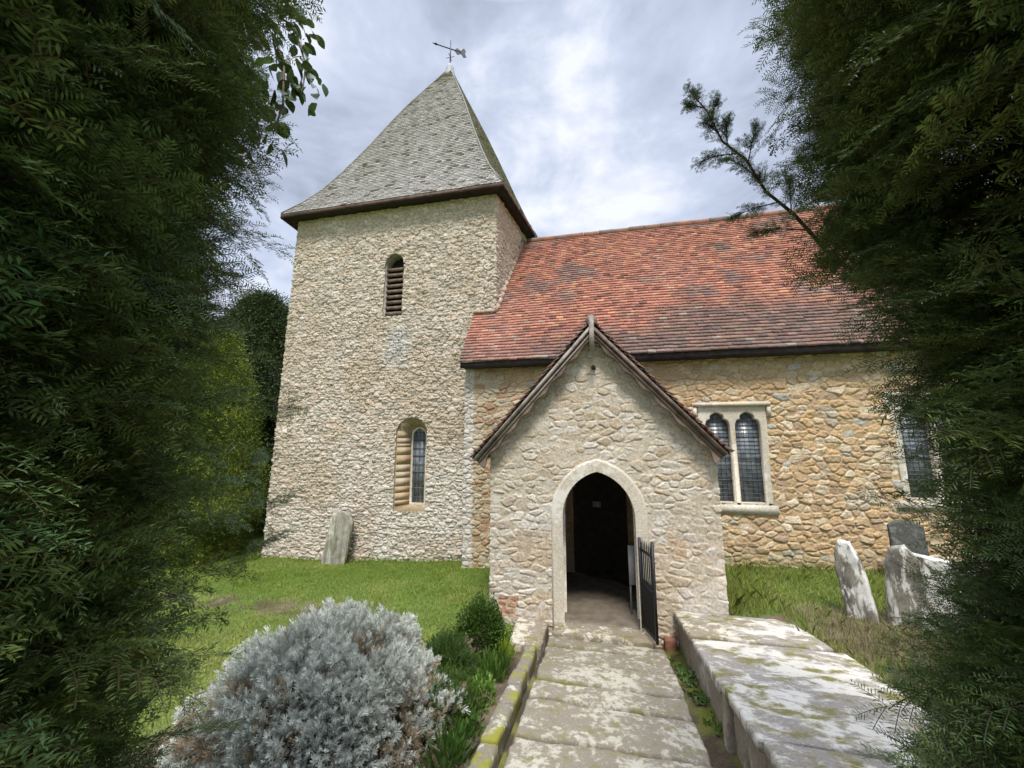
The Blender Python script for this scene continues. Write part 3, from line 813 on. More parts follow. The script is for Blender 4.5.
# porch roof: two tiled slopes, plain boards below
TH = math.atan(1.10); pc, ps = math.cos(TH), math.sin(TH)
V = []; F = []; Cc = []
PFY, APZ = PY - .22, 4.35
for sg in (-1, 1):
    EW = 1.86 if sg < 0 else 1.77
    Ls = EW / pc; nr = int(Ls / .105)
    for i in range(nr):
        s0, s1 = i * Ls / nr, (i + 1) * Ls / nr        # from the eaves up
        y = PFY
        while y < NY:
            w_ = .165; y1 = min(y + w_ - .003, NY + .01)
            up = .03 + trng.random() * .016; ds = trng.normal(0, .006)
            def P(yy, s, h): 
                d_ = EW - s * pc
                return (PC + sg * (d_ + h * ps), yy, APZ - 1.10 * d_ + h * pc)
            k = len(V); jy = trng.normal(0, .008) if y == PFY else 0
            V += [P(y + jy, s0 - .015 + ds, up), P(y1, s0 - .015 + ds, up), P(y1, s1, .008), P(y + jy, s1, .008), P(y + jy, s0 - .015 + ds, .012), P(y1, s0 - .015 + ds, .012), P(y + jy, s1, -.006)]
            q = [(k, k + 1, k + 2, k + 3), (k + 4, k + 5, k + 1, k), (k + 4, k, k + 3, k + 6)]
            F += q
            c = lerp(np.array([.26, .12, .08]), np.array([.16, .12, .10]), trng.random()) * (.8 + .4 * trng.random())
            Cc += [c] * 7; y += w_
porch_roof = build('porch_roof', np.array(V), F, M_tile, church, np.array(Cc))
s = MB()
for sg in (-1, 1):
    e = 1.85 if sg < 0 else 1.76; z_e = APZ - 1.10 * e
    s.hexa([(PC, PFY + .03, APZ - .045), (PC + sg * e, PFY + .03, z_e - .045), (PC + sg * e, NY + .3, z_e - .045), (PC, NY + .3, APZ - .045),
            (PC, PFY + .03, APZ - .015), (PC + sg * e, PFY + .03, z_e - .015), (PC + sg * e, NY + .3, z_e - .015), (PC, NY + .3, APZ - .015)])
s.build('roof_boarding', M_darkwood, porch_roof)
s = MB(); s.tube([(PC, PFY + .0, APZ + .0), (PC, NY + .25, APZ + .0)], .09, 8); s.build('ridge_tiles', mat_plain('old ridge tile', (.20, .15, .12), .9, 0, .4, 10, .3), porch_roof)
for sg in (-1, 1):
    # bargeboard with a wavy lower edge
    up = []; dn = []
    for t in np.linspace(0, 1, 61):
        d_ = .03 + t * (1.80 if sg < 0 else 1.71); z_ = APZ - .045 - 1.10 * d_
        up.append((PC + sg * d_, z_))
        wv_ = .165 + .020 * math.sin(t * 46) + (.05 * sstep(.92, 1, np.array([t]))[0])
        dn.append((PC + sg * (d_ - wv_ * ps * .9 if t > .06 else .0 + max(0, d_ - wv_ * ps * .9)), z_ - wv_ * pc * 1.0 - (.1 if t <= .06 else 0) * 0))
    lp = up + dn[::-1]
    if sg < 0: lp = lp[::-1]
    bb = curve_shape('bargeboard', [lp], .05, .006, (0, PFY + .03, 0), (1, 0, 0), (0, 0, 1), M_wood, church)
    mo = MB()
    for (off, hh, pr) in ((.012, .045, .045), (.085, .022, .018)):
        a0, a1 = .03, (1.83 if sg < 0 else 1.74)
        def Q(d_, o): return (PC + sg * (d_ - o * ps), APZ - .045 - 1.10 * d_ - o * pc)
        p = [Q(a0, off + hh), Q(a1, off + hh), Q(a1, off), Q(a0, off)]
        mo.hexa([(p[0][0], PFY + .03 - pr, p[0][1]), (p[1][0], PFY + .03 - pr, p[1][1]), (p[1][0], PFY + .031, p[1][1]), (p[0][0], PFY + .031, p[0][1]),
                 (p[3][0], PFY + .03 - pr, p[3][1]), (p[2][0], PFY + .03 - pr, p[2][1]), (p[2][0], PFY + .031, p[2][1]), (p[3][0], PFY + .031, p[3][1])])
    mo.build('moulding', M_woodgrey if sg < 0 else M_wood, bb)
s = MB(); s.box(PC - .035, PC + .035, PFY - .05, PFY + .02, APZ - .48, APZ + .05)
s.build('gable_post', M_woodgrey, church)
s = MB(); s.tube([(PC + .01, PY - .06, 3.66), (PC + .01, PY + .05, 3.66)], .035, 10); s.build('vent_hole', M_darkwood, church)
# floor, step, inner door
def rough_box(x0, x1, y0, y1, z0, z1, seed, amp=.012, st=.04, rnd=.02, zf=None):
    """stone block: subdivided, worn at its edges"""
    nx_, ny_, nz_ = [max(2, int(round(l / st))) for l in (x1 - x0, y1 - y0, z1 - z0)]
    V = []; F = []; key = {}
    def vid(i, j, k):
        q = (i, j, k)
        if q not in key: key[q] = len(V); V.append(q)
        return key[q]
    for i in range(nx_):
        for j in range(ny_):
            F.append((vid(i, j, 0), vid(i, j + 1, 0), vid(i + 1, j + 1, 0), vid(i + 1, j, 0))); F.append((vid(i, j, nz_), vid(i + 1, j, nz_), vid(i + 1, j + 1, nz_), vid(i, j + 1, nz_)))
    for i in range(nx_):
        for k in range(nz_):
            F.append((vid(i, 0, k), vid(i + 1, 0, k), vid(i + 1, 0, k + 1), vid(i, 0, k + 1))); F.append((vid(i, ny_, k), vid(i, ny_, k + 1), vid(i + 1, ny_, k + 1), vid(i + 1, ny_, k)))
    for j in range(ny_):
        for k in range(nz_):
            F.append((vid(0, j, k), vid(0, j, k + 1), vid(0, j + 1, k + 1), vid(0, j + 1, k))); F.append((vid(nx_, j, k), vid(nx_, j + 1, k), vid(nx_, j + 1, k + 1), vid(nx_, j, k + 1)))
    A = np.array(V, float) / np.array([nx_, ny_, nz_]); lo_ = np.array([x0, y0, z0]); hi_ = np.array([x1, y1, z1]); P = lo_ + A * (hi_ - lo_)
    c = (lo_ + hi_) / 2; half = (hi_ - lo_) / 2; q = np.abs(P - c) - (half - rnd); ins = np.maximum(q, 0); ln = np.linalg.norm(ins, axis=1)
    k_ = np.where(ln > rnd, rnd / np.maximum(ln, 1e-9), 1)[:, None]
    P = c + np.sign(P - c) * (np.minimum(np.abs(P - c), half - rnd) + ins * k_)
    n1_ = fbm(P[:, 0] * 7 + P[:, 2] * 5, P[:, 1] * 7 + P[:, 2] * 4, seed, 4) - .5; n2_ = fbm(P[:, 0] * 6 + 9 + P[:, 1] * 3, P[:, 2] * 7 + P[:, 1] * 3, seed + 7, 4) - .5
    P[:, 2] += n1_ * amp * 2; P[:, 0] += n2_ * amp * 2; P[:, 1] += (n1_ - n2_) * amp * 1.4
    if zf is not None: P[:, 2] += zf(P[:, 0], P[:, 1])
    return P, F
P, F = rough_box(-.70, .62, 5.66, 6.02, -.32, .015, 5, .016, .03)
build('step', P, F, M_flag, church, None, True)
P, F = rough_box(XL + .3, XR - .3, 6.03, 8.28, -.3, -.005, 6, .004, .1)
build('porch_floor', P, F, mat_plain('worn floor stone', (.15, .125, .095), .8, 0, .3, 6, .2), church, None, True)
d_ = curve_shape('inner_door', [pointed_arch(DR['cx'], .56, -.1, DR['zs'], 2.06)], .06, .004, (0, NY + .14, 0), (1, 0, 0), (0, 0, 1), M_darkwood, church)
s = MB(); s.box(-.16, .0, NY + .072, NY + .078, 1.24, 1.36); s.build('door_notice', M_paper, d_)
# porch bench along the left inside wall
s = MB(); s.box(XL + .36, XL + .72, 6.5, 8.2, .36, .42); bench = s.build('porch_bench', M_darkwood, church)
for y in (6.6, 8.05): s = MB(); s.box(XL + .40, XL + .68, y, y + .06, -.01, .358); s.build('bench_leg', M_darkwood, bench)
# iron gate leaf, swung outwards at the right of the arch
hx, hy = AR['cx'] + .54, PY - .05; fx_, fy_ = .63, 5.50
gd = np.array([fx_ - hx, fy_ - hy]); gl = np.linalg.norm(gd); gd /= gl; gn = np.array([-gd[1], gd[0]])
def GP(s, o, z): return (hx + gd[0] * s + gn[0] * o, hy + gd[1] * s + gn[1] * o, z)
def gbar(m, s0, s1, z0, z1, th=.012):
    m.hexa([GP(s0, -th, z0), GP(s1, -th, z0), GP(s1, th, z0), GP(s0, th, z0), GP(s0, -th, z1), GP(s1, -th, z1), GP(s1, th, z1), GP(s0, th, z1)])
s = MB(); gbar(s, 0, .03, .06, 1.22, .015); gbar(s, gl - .03, gl, .06, 1.26, .015); gate = s.build('gate', M_iron, church)
for z in (.08, .62, 1.06): s = MB(); gbar(s, .031, gl - .031, z, z + .035, .007); s.build('gate_rail', M_iron, gate)
for k in range(1, 7):
    sx = .03 + (gl - .06) * k / 7; s = MB(); s.tube([GP(sx, 0, .07), GP(sx, 0, 1.16), GP(sx, 0, 1.24)], [.009, .009, .001], 6); s.build('gate_bar', M_iron, gate)
for k in range(7):
    sx = .03 + (gl - .06) * (k + .5) / 7; s = MB(); s.tube([GP(sx, 0, .07), GP(sx, 0, .66), GP(sx, 0, .72)], [.008, .008, .001], 6); s.build('gate_bar', M_iron, gate)

# ------------------------------------------------------------------ path, edging, loose slabs
def slab_field():
    """flagstones of the church path, one sheet"""
    xs = np.arange(-.80, .80, .0125); ys = np.arange(-3, 5.74, .0125)
    X, Y = np.meshgrid(xs, ys)
    Yw = Y + (fbm(X * 2, Y * 2, 201) - .5) * .10; Xw = X + (fbm(X * 3, Y * 3, 203) - .5) * .05
    ed = np.cumsum(np.array([.30, .42, .55, .38, .60, .46, .52, .34, .58, .44, .62, .40, .5, .55, .45, .5, .6, .5, .6])) ; ed = 5.70 - ed
    ed = np.concatenate([[5.70], ed])[::-1]
    row = np.clip(np.searchsorted(ed, Yw), 1, len(ed) - 1)
    d0 = Yw - ed[row - 1]; d1 = ed[row] - Yw
    split = np.where(hsh(row, row * 0, 205) < -1, (hsh(row, row * 0, 206) - .5) * .7, 9)
    two = (Xw > split)
    dx = np.minimum(np.abs(Xw - split), .76 - np.abs(Xw))
    d = np.minimum(np.minimum(d0, d1), dx) + (fbm(X * 14, Y * 14, 207) - .5) * .03
    idr = hsh(row, two.astype(int), 208); idt = hsh(row, two.astype(int), 209)
    p = sstep(.004, .034, d)
    Z = path_z(Y) - .030 + p * (.046 + .009 * idr) + p * (idt - .5) * .018 * X + (fbm(X * 5, Y * 5, 211) - .5) * .016 + (fbm(X * 24, Y * 24, 213, 3) - .5) * .010
    Z = Z - (1 - p) * .035
    Z = np.where(np.abs(X) > .765, path_z(Y) - .06, Z)
    ny_, nx_ = X.shape; ii = np.arange(nx_ * ny_).reshape(ny_, nx_)
    F = np.stack([ii[:-1, :-1], ii[:-1, 1:], ii[1:, 1:], ii[1:, :-1]], -1).reshape(-1, 4)
    C = np.zeros((ny_ * nx_, 3)); C[:, 0] = ((1 - sstep(.010, .026, d)) * sstep(.26, .42, fbm(X * 6, Y * 6, 215) + .1)).ravel()
    C[:, 1] = (sstep(.075, .0, d + (fbm(X * 11, Y * 11, 217) - .5) * .10) * sstep(.50, .64, fbm(X * 2.2, Y * 2.2, 219))).ravel()
    return np.stack([X, Y, Z], -1).reshape(-1, 3), F, C
P, F, Cp = slab_field()
tag(build('path', P, F, M_path, None, Cp, True), kind='structure')

M_edge = mat_lichen('mossy edging stone', (.19, .165, .125), (.40, .38, .32), (.20, .195, .03), .42, .47, 7)
eb = np.random.default_rng(31)
V = []; F = []; y = 1.2
while y < 5.25:
    l = eb.uniform(.35, .7); x0 = -.97 + eb.normal(0, .012)
    z = path_z(y + l / 2)
    p, f = rough_box(x0, x0 + .15, y, y + l - .02, z - .25, z + .07 + eb.normal(0, .012), int(y * 100), .012, .03, .025, lambda a, b, y=y, l=l: -.12 * (b - y - l / 2))
    F += [tuple(i + sum(len(q) for q in V) for i in g_) for g_ in f]; V.append(p); y += l
tag(build('path_edging', np.concatenate(V), F, M_edge, None, None, True), kind='structure')

P, F = rough_box(-1.22, -.78, 5.22, 5.95, -.30, .035, 91, .010, .03, .02, lambda x, y: (x + 1) * -.03)
o = build('stone_slab', P, F, M_flag, None, None, True)
tag(o, 'flat worn stone slab lying beside the porch step at the end of the flower bed', 'stone slab')

# ------------------------------------------------------------------ raised tomb beside the path
def tomb_top(y): return .36 + .12 * (5.8 - y)
tomb = thing('raised_tomb', (1.6, 4.2, .4), 'long low raised tomb of white-lichened ledger slabs along the right of the path', 'tomb')
tr_ = np.random.default_rng(41)
tb = [5.98, 5.42, 4.86, 3.78, 2.95, 2.2]
for k in range(len(tb) - 1):
    y1, y0 = tb[k], tb[k + 1]
    splits = [(.90, 2.28)] if k not in (1,) else [(.90, 1.38), (1.40, 2.28)]
    for (x0, x1) in splits:
        dz = tr_.normal(0, .014) - (.02 if k == 0 else 0)
        P, F = rough_box(x0 + tr_.normal(0, .012), x1 + tr_.normal(0, .03), y0 + .014, y1 - .014, tomb_top((y0 + y1) / 2) - .09, tomb_top((y0 + y1) / 2), 300 + k, .010, .03, .018,
                         lambda a, b, c=(y0 + y1) / 2, dz=dz: -.12 * (b - c) + dz)
        build('slab', P, F, M_tomb if (k, x0) != (1, .90) else M_flag, tomb, None, True)
yy = [6.02, 5.3, 4.55, 3.83, 3.05, 2.2]
for k in range(len(yy) - 1):
    y1, y0 = yy[k], yy[k + 1]
    P, F = rough_box(.955 + tr_.normal(0, .006), 1.06, y0 + .006, y1 - .006, -.2, tomb_top((y0 + y1) / 2) - .075, 330 + k, .010, .03, .015,
                     lambda a, b, c=(y0 + y1) / 2: -.12 * (b - c) * 1.0)
    build('side_stone', P, F, M_tombside, tomb, None, True)
P, F = rough_box(.905, 1.0, 3.70, 3.83, .0, .56, 345, .012, .03, .02)
build('end_post', P, F, M_tombside, tomb, None, True)
P, F = rough_box(1.05, 2.24, 2.25, 5.95, -.1, .27, 346, .006, .08, .02, lambda a, b: -.12 * (b - 4.1))
build('core', P, F, M_tombside, tomb, None, True)
P, F = rough_box(.76, .91, 5.86, 5.975, -.2, -.03, 347, .008, .025, .012)
tag(build('loose_brick', P, F, mat_plain('old red brick', (.22, .095, .065), .9, 0, .3, 20, .4), None, None, True), 'red brick lying at the foot of the porch between the gate and the raised tomb', 'brick')

# ------------------------------------------------------------------ headstones
def headstone(name, loc, rz, lean_x, lean_y, outline, th, mat, label, seed):
    """an outlined slab with worn faces; loc = middle of the foot"""
    ol = np.array(outline, float)
    # resample outline and build front/back grids by horizontal slices
    zs = np.linspace(ol[:, 1].min() + 1.3e-3, ol[:, 1].max() - 1.7e-3, 44); nxs = 22
    rows = []
    for z in zs:
        xs_ = []
        for i in range(len(ol)):
            a, b = ol[i], ol[(i + 1) % len(ol)]
            if (a[1] - z) * (b[1] - z) < 0 or (a[1] == z and b[1] != z): xs_.append(a[0] + (b[0] - a[0]) * (z - a[1]) / (b[1] - a[1]))
        rows.append((min(xs_), max(xs_)) if len(xs_) > 1 else rows[-1])
    V = []; F = []
    n = nxs + 1
    for side in (-1, 1):
        for z, (xa, xb) in zip(zs, rows):
            for i in range(n):
                t = i / nxs; x = xa + (xb - xa) * t
                e = min(t, 1 - t) * (xb - xa); rd = min(1, (e + .004) / .02); tp = min(1, (zs[-1] - z + .006) / .025)
                V.append((x, side * th / 2 * (.55 + .45 * rd ** .5) * (.6 + .4 * tp ** .5), z))
    m = len(zs)
    for sidx in (0, 1):
        o_ = sidx * m * n
        for r in range(m - 1):
            for i in range(n - 1):
                q = (o_ + r * n + i, o_ + r * n + i + 1, o_ + (r + 1) * n + i + 1, o_ + (r + 1) * n + i)
                F.append(q if sidx == 0 else q[::-1])
    for r in range(m - 1):
        a, b = r * n, m * n + r * n
        F.append((a, a + n, b + n, b)); F.append((a + n - 1, b + n - 1, b + 2 * n - 1, a + 2 * n - 1))
    for i in range(n - 1):
        a, b = (m - 1) * n + i, m * n + (m - 1) * n + i
        F.append((a, a + 1, b + 1, b))
    P = np.array(V)
    nz = fbm(P[:, 0] * 8 + seed, P[:, 2] * 8, seed, 4) - .5
    P[:, 1] += nz * .03 * np.sign(P[:, 1]); P[:, 0] += (fbm(P[:, 2] * 9, P[:, 1] * 9 + seed, seed + 3) - .5) * .02; P[:, 2] += np.where(P[:, 2] > .2, (fbm(P[:, 0] * 9, P[:, 1] * 9, seed + 5) - .5) * .03, 0)
    M3 = np.array(Matrix.Rotation(rz, 3, 'Z') @ Matrix.Rotation(lean_y, 3, 'Y') @ Matrix.Rotation(lean_x, 3, 'X'))
    P = P @ M3.T
    o = build(name, P, F, mat, None, None, True); o.location = loc
    return tag(o, label, 'gravestone')
sh_ = [(-.29, -.3), (.29, -.3), (.29, .98), (.24, 1.05), (.20, 1.08)] + [(.20 * math.cos(t), 1.08 + .10 * math.sin(t)) for t in np.linspace(.3, math.pi - .3, 9)] + [(-.20, 1.08), (-.24, 1.05), (-.29, .98)]
headstone('gravestone', (-6.22, 8.62, float(ground_z(-6.22, 8.62)) + .02), R(4), R(-5), R(7), sh_, .10, M_grave, 'tall grey headstone leaning against the foot of the tower wall', 3)
nar = [(-.15, -.3), (.15, -.3), (.14, .50), (.12, .72), (.05, .95), (-.05, .96), (-.11, .84), (-.15, .62)]
headstone('gravestone', (3.12, 6.0, .33), R(-38), R(-2), R(-7), nar, .12, M_gravew, 'narrow leaning headstone with a pointed whitish top on the right of the tomb', 11)
wid = [(-.42, -.3), (.42, -.3), (.43, .62), (.36, .72), (.24, .66), (.10, .80), (-.02, .70), (-.12, .74), (-.24, .90), (-.38, .86), (-.43, .66)]
headstone('gravestone', (3.72, 5.75, .40), R(-22), R(4), R(3), wid, .16, M_gravew, 'broad white-blotched headstone with a ragged broken top beside the right yew', 17)
dk = [(-.22, -.3), (.22, -.3), (.22, .85), (.1, .93), (-.1, .93), (-.22, .85)]
headstone('gravestone', (4.75, 7.7, .36), R(-8), R(-4), R(1), dk, .1, M_gravedk, 'dark upright headstone close to the nave wall under the second window', 23)
# narrow pale upright panel and post inside the porch mouth
nb = thing('pale_panel', (.44, 6.5, 0), 'narrow pale upright panel on a post just inside the porch on the right', 'notice board')
s = MB(); s.box(.38, .50, 6.47, 6.49, .42, .98); s.build('panel', M_paper, nb)
s = MB(); s.box(.385, .41, 6.492, 6.515, -.004, .95); s.build('post', M_paper, nb)

# ------------------------------------------------------------------ foliage tools
def frames(d, up=None, roll=None, rg=rng):
    """rotation matrices whose columns are (side, axis d, normal)"""
    d = d / np.linalg.norm(d, axis=1)[:, None]
    if up is None: up = np.tile([0, 0, 1.0], (len(d), 1))
    s = np.cross(d, up); s /= np.maximum(np.linalg.norm(s, axis=1), 1e-6)[:, None]
    n = np.cross(s, d)
    if roll is not None:
        c, w = np.cos(roll)[:, None], np.sin(roll)[:, None]; s, n = s * c + n * w, n * c - s * w
    return np.stack([s, d, n], -1)

def scatter(T, TF, TC, pos, Rm, sc, tint):
    """copies of one leaf spray: T (k,3), TF faces, TC (k,3) colour; returns merged arrays"""
    V = np.einsum('nij,kj->nki', Rm, T) * sc[:, None, None] + pos[:, None]
    F = TF[None] + (np.arange(len(pos)) * len(T))[:, None, None]
    C = np.clip(TC[None] * tint[:, None], 0, 1)
    return V.reshape(-1, 3), F.reshape(-1, TF.shape[1]), C.reshape(-1, 3)

def merge(parts):
    V = []; F = []; C = []; n = 0
    for v, f, c in parts: V.append(v); F.append(f + n); C.append(c); n += len(v)
    return np.concatenate(V), np.concatenate(F), np.concatenate(C)

def yew_frond(seed, ln=.30, ntw=9, needle=.022, width=.0034, space=.0044):
    """a flat yew spray: a drooping shoot with side twigs, needles in two ranks; axis +Y, flat normal +Z"""
    g = np.random.default_rng(seed); V = []; F = []; C = []
    def stem(p, q, w, c):
        k = len(V); d = q - p; s = np.cross(d, [0, 0, 1]); s = s / (np.linalg.norm(s) + 1e-9) * w
        V.extend([p - s, p + s, q + s * .5, q - s * .5]); F.append((k, k + 1, k + 2, k + 3)); C.extend([c] * 4)
    def twig(p0, d, L, tip):
        n = int(L / space); p = p0.copy(); d = d / np.linalg.norm(d); q = p0
        seg = max(2, n // 6)
        old = p0
        for i in range(n):
            t = i / n
            d2 = d + np.array([0, 0, -.35 * t]); d2 /= np.linalg.norm(d2)
            p = p + d2 * space
            s = np.cross(d2, [0, 0, 1]); s /= np.linalg.norm(s)
            sd = 1 if i % 2 else -1
            nl = needle * (.75 + .4 * g.random()) * (1 - .45 * t ** 4) * (.6 + .4 * min(1, t * 6))
            nd = s * sd * .86 + d2 * (.42 + .25 * g.random()) + np.array([0, 0, g.normal(.12, .22)]); nd /= np.linalg.norm(nd)
            wv = np.cross(nd, np.array([g.normal(0, .5), g.normal(0, .5), 1])); wv = wv / np.linalg.norm(wv) * width * .5
            k = len(V); m = p + nd * nl * .55 + np.array([0, 0, .0015])
            V.extend([p, m + wv, p + nd * nl, m - wv]); F.append((k, k + 1, k + 2, k + 3))
            c = lerp(np.array([.030, .062, .022]), np.array([.105, .165, .045]), np.clip(t * .7 + tip * .5 + g.normal(0, .15), 0, 1)); C.extend([c] * 4)
            if i % seg == seg - 1: stem(old, p, .0014, np.array([.06, .06, .022])); old = p
    p = np.zeros(3); d = np.array([0, 1.0, .08]); prev = p
    for i in range(ntw + 1):
        t = i / ntw
        p2 = prev + (d + np.array([g.normal(0, .06), 0, -.45 * t])) * ln / ntw
        stem(prev, p2, .0025 * (1 - .6 * t), np.array([.07, .055, .03]))
        if i > 0:
            for sd in (-1, 1):
                if g.random() < .88:
                    L = ln * (.52 - .30 * t) * (.6 + .6 * g.random()); a = R(48 + g.normal(0, 9))
                    twig(p2, np.array([sd * math.sin(a), math.cos(a), g.normal(.05, .12)]), max(L, .03), t)
        prev = p2
    twig(prev, np.array([0, 1, -.25]), ln * .25, 1)
    return np.array(V), np.array(F), np.array(C)

FS = [yew_frond(140 + k, .13, 4, .021, .0046, .0042) for k in range(4)]
FR = [yew_frond(100 + k, ln, nt_) for k, (ln, nt_) in enumerate([(.30, 9), (.24, 7), (.34, 10), (.27, 8)])]

def coarse_clump(seed, n=80, r=.14, leaf=.035, w=.006):
    g = np.random.default_rng(seed); V = []; F = []; C = []
    for i in range(n):
        p = g.normal(0, r * .5, 3); d = p / (np.linalg.norm(p) + 1e-6) + g.normal(0, .6, 3); d /= np.linalg.norm(d)
        s = np.cross(d, g.normal(0, 1, 3)); s = s / np.linalg.norm(s) * w
        k = len(V); V.extend([p, p + d * leaf * .5 + s, p + d * leaf, p + d * leaf * .5 - s]); F.append((k, k + 1, k + 2, k + 3))
        C.extend([lerp(np.array([.028, .050, .015]), np.array([.075, .105, .026]), g.random())] * 4)
    return np.array(V), np.array(F), np.array(C)
CL = [coarse_clump(k) for k in range(3)]

def yew_tree(base, Rz, label, seed, zr, a0, a1, n_out, n_mid, n_core, tintf, extra=None, limbs=26):
    """a clipped-column yew: Rz(z, ang) gives the crown radius; sprays grow from limbs outwards. a0..a1 the leafy sector (radians)"""
    g = np.random.default_rng(seed)
    bx_, by_ = base; bz = float(ground_z(bx_, by_))
    t = thing('yew_tree', (bx_, by_, bz), label, 'tree')
    # trunk and limbs
    m = MB(); pts = [(bx_ + .05 * math.sin(z * 2), by_ + .05 * math.cos(z * 1.7), bz - .2 + z) for z in np.linspace(0, zr[1] - bz - .6, 9)]
    m.tube(pts, np.linspace(.30, .07, 9), 12); m.build('trunk', M_bark, t, True)
    for k in range(limbs):
        z = g.uniform(zr[0] + .3, zr[1] - .5); a = g.uniform(a0, a1); rr = Rz(np.array([z + .35]), np.array([a]))[0] * g.uniform(.8, .98)
        m = MB(); q = []
        for s in np.linspace(0, 1, 7):
            wob = .06 * math.sin(s * 7 + k); q.append((bx_ + math.sin(a + wob) * rr * s, by_ + math.cos(a + wob) * rr * s, z - .15 + .55 * s - .12 * s * s + .03 * math.sin(9 * s + k)))
        m.tube(q, np.linspace(.055, .008, 7), 6, None, False); m.build('limb', M_bark, t, True)
    parts = []
    def add(n, f0, f1, tmpl, dsig, updn, scl):
        z = g.uniform(zr[0], zr[1], n); a = g.uniform(a0, a1, n); fr = g.uniform(f0, f1, n)
        # branches bunch together: push angle and height to bough centres, leaving gaps
        gap = fbm(a * 2.6 + seed, z * 1.9, seed + 9, 3)
        keep = (g.random(n) < sstep(.30, .50, gap) + .14)
        z, a, fr = z[keep], a[keep], fr[keep]; n = len(z)
        r = Rz(z, a) * fr
        pos = np.stack([bx_ + np.sin(a) * r, by_ + np.cos(a) * r, z], 1)
        rad = np.stack([np.sin(a), np.cos(a), np.zeros(n)], 1)
        tan = np.stack([np.cos(a), -np.sin(a), np.zeros(n)], 1)
        d = rad * g.uniform(.5, 1.1, n)[:, None] + tan * g.normal(0, dsig, n)[:, None] + np.array([0, 0, 1.0]) * (g.normal(updn, dsig, n))[:, None]
        Rm = frames(d, None, g.normal(0, .55, n))
        sc = scl * g.uniform(.75, 1.25, n)
        ti = tintf(z, a, fr, g)
        which = g.integers(0, len(tmpl), n)
        for k, T in enumerate(tmpl):
            w_ = which == k
            if w_.any(): parts.append(scatter(*T, pos[w_], Rm[w_], sc[w_], ti[w_]))
    add(n_core, .30, .68, CL, .8, .1, 1.3)
    add(n_mid, .55, .84, FR, .6, .15, 1.0)
    add(n_out, .74, .90, FR, .55, .10, .95)
    add(int(n_out * 2.4), .80, .95, FS, .7, .25, 1.1)
    if extra is not None: parts += extra(g)
    v, f, c = merge(parts)
    build('foliage', v, f, M_yew, t, c)
    return t

def zinterp(tab):
    z_ = np.array([p[0] for p in tab]); r_ = np.array([p[1] for p in tab])
    return lambda z: np.interp(z, z_, r_)
LR = zinterp([(.2, .8), (.8, 1.05), (1.5, 1.14), (1.87, 1.21), (2.12, 1.23), (2.4, 1.23), (2.8, 1.24), (3.1, 1.28), (3.5, 1.31), (3.8, 1.29), (4.1, 1.34), (4.6, 1.25), (4.85, .9), (5.1, .3)])
RRt = zinterp([(.3, .9), (.9, 1.15), (1.5, 1.17), (1.83, 1.08), (2.1, 1.03), (2.35, 1.03), (2.6, 1.05), (2.94, 1.15), (3.28, 1.28), (3.56, 1.34), (4.0, 1.31), (4.5, 1.34), (4.85, .95), (5.1, .3)])
def mkR(tab, seed):
    return lambda z, a: tab(z) * (.85 + .28 * fbm(a * 3.4 + 5, z * 2.6, seed, 3)) + (fbm(a * 11 + 3, z * 8, seed + 4, 2) - .5) * .20
def tint_left(z, a, fr, g):
    n = len(z); b = .85 + .55 * g.random(n)
    warm = sstep(.50, .66, fbm(a * 2.5, z * 2.0, 303)) * (fr > .7) * g.random(n)
    t = np.stack([b * (1 + .75 * warm), b * (1 + .4 * warm), b], 1)
    blue = (g.random(n) < .06) * (fr > .75); t = np.where(blue[:, None], t * np.array([.9, 1.2, 1.5]), t)
    return t
def tint_right(z, a, fr, g):
    n = len(z); b = .75 + .6 * g.random(n)
    warm = sstep(.48, .62, fbm(a * 2.2 + 4, z * 1.8, 305)) * g.random(n)
    return np.stack([b * (1 + .5 * warm), b * (1 + .15 * warm), b * .95], 1)
AL = R(-88); AR_ = R(63)
def limb_sprays(pts, n, spread, g, tint, sc=.7):
    """sprays along a long bare bough"""
    pts = np.array(pts); t = g.random(n) ** .8; k = np.minimum((t * (len(pts) - 1)).astype(int), len(pts) - 2); fr = t * (len(pts) - 1) - k
    pos = pts[k] + (pts[k + 1] - pts[k]) * fr[:, None]; ax = pts[k + 1] - pts[k]; ax /= np.linalg.norm(ax, axis=1)[:, None]
    d = ax * .9 + g.normal(0, spread, (n, 3)); Rm = frames(d, None, g.normal(0, .8, n)); s = sc * g.uniform(.45, 1.0, n) * (1.1 - .55 * t)
    w = g.integers(0, 4, n); out = []
    for q in range(4):
        m = w == q
        if m.any(): out.append(scatter(*FS[q], pos[m], Rm[m], s[m], np.tile(tint, (m.sum(), 1)) * g.uniform(.7, 1.2, (m.sum(), 1))))
    return out
LONG_R = [(1.50, 2.35, 3.30), (1.22, 2.35, 3.62), (1.02, 2.33, 3.90), (.86, 2.28, 4.14), (.70, 2.22, 4.36), (.60, 2.18, 4.56)]
LONG_R = [(1.50, 2.35, 3.30), (1.30, 2.36, 3.52), (1.13, 2.35, 3.80), (.98, 2.30, 3.93), (.88, 2.26, 4.12), (.76, 2.24, 4.24), (.68, 2.20, 4.42), (.59, 2.18, 4.55)]
bgr = np.random.default_rng(77); LONGS = [(LONG_R, 120)]
_L = np.array(LONG_R)
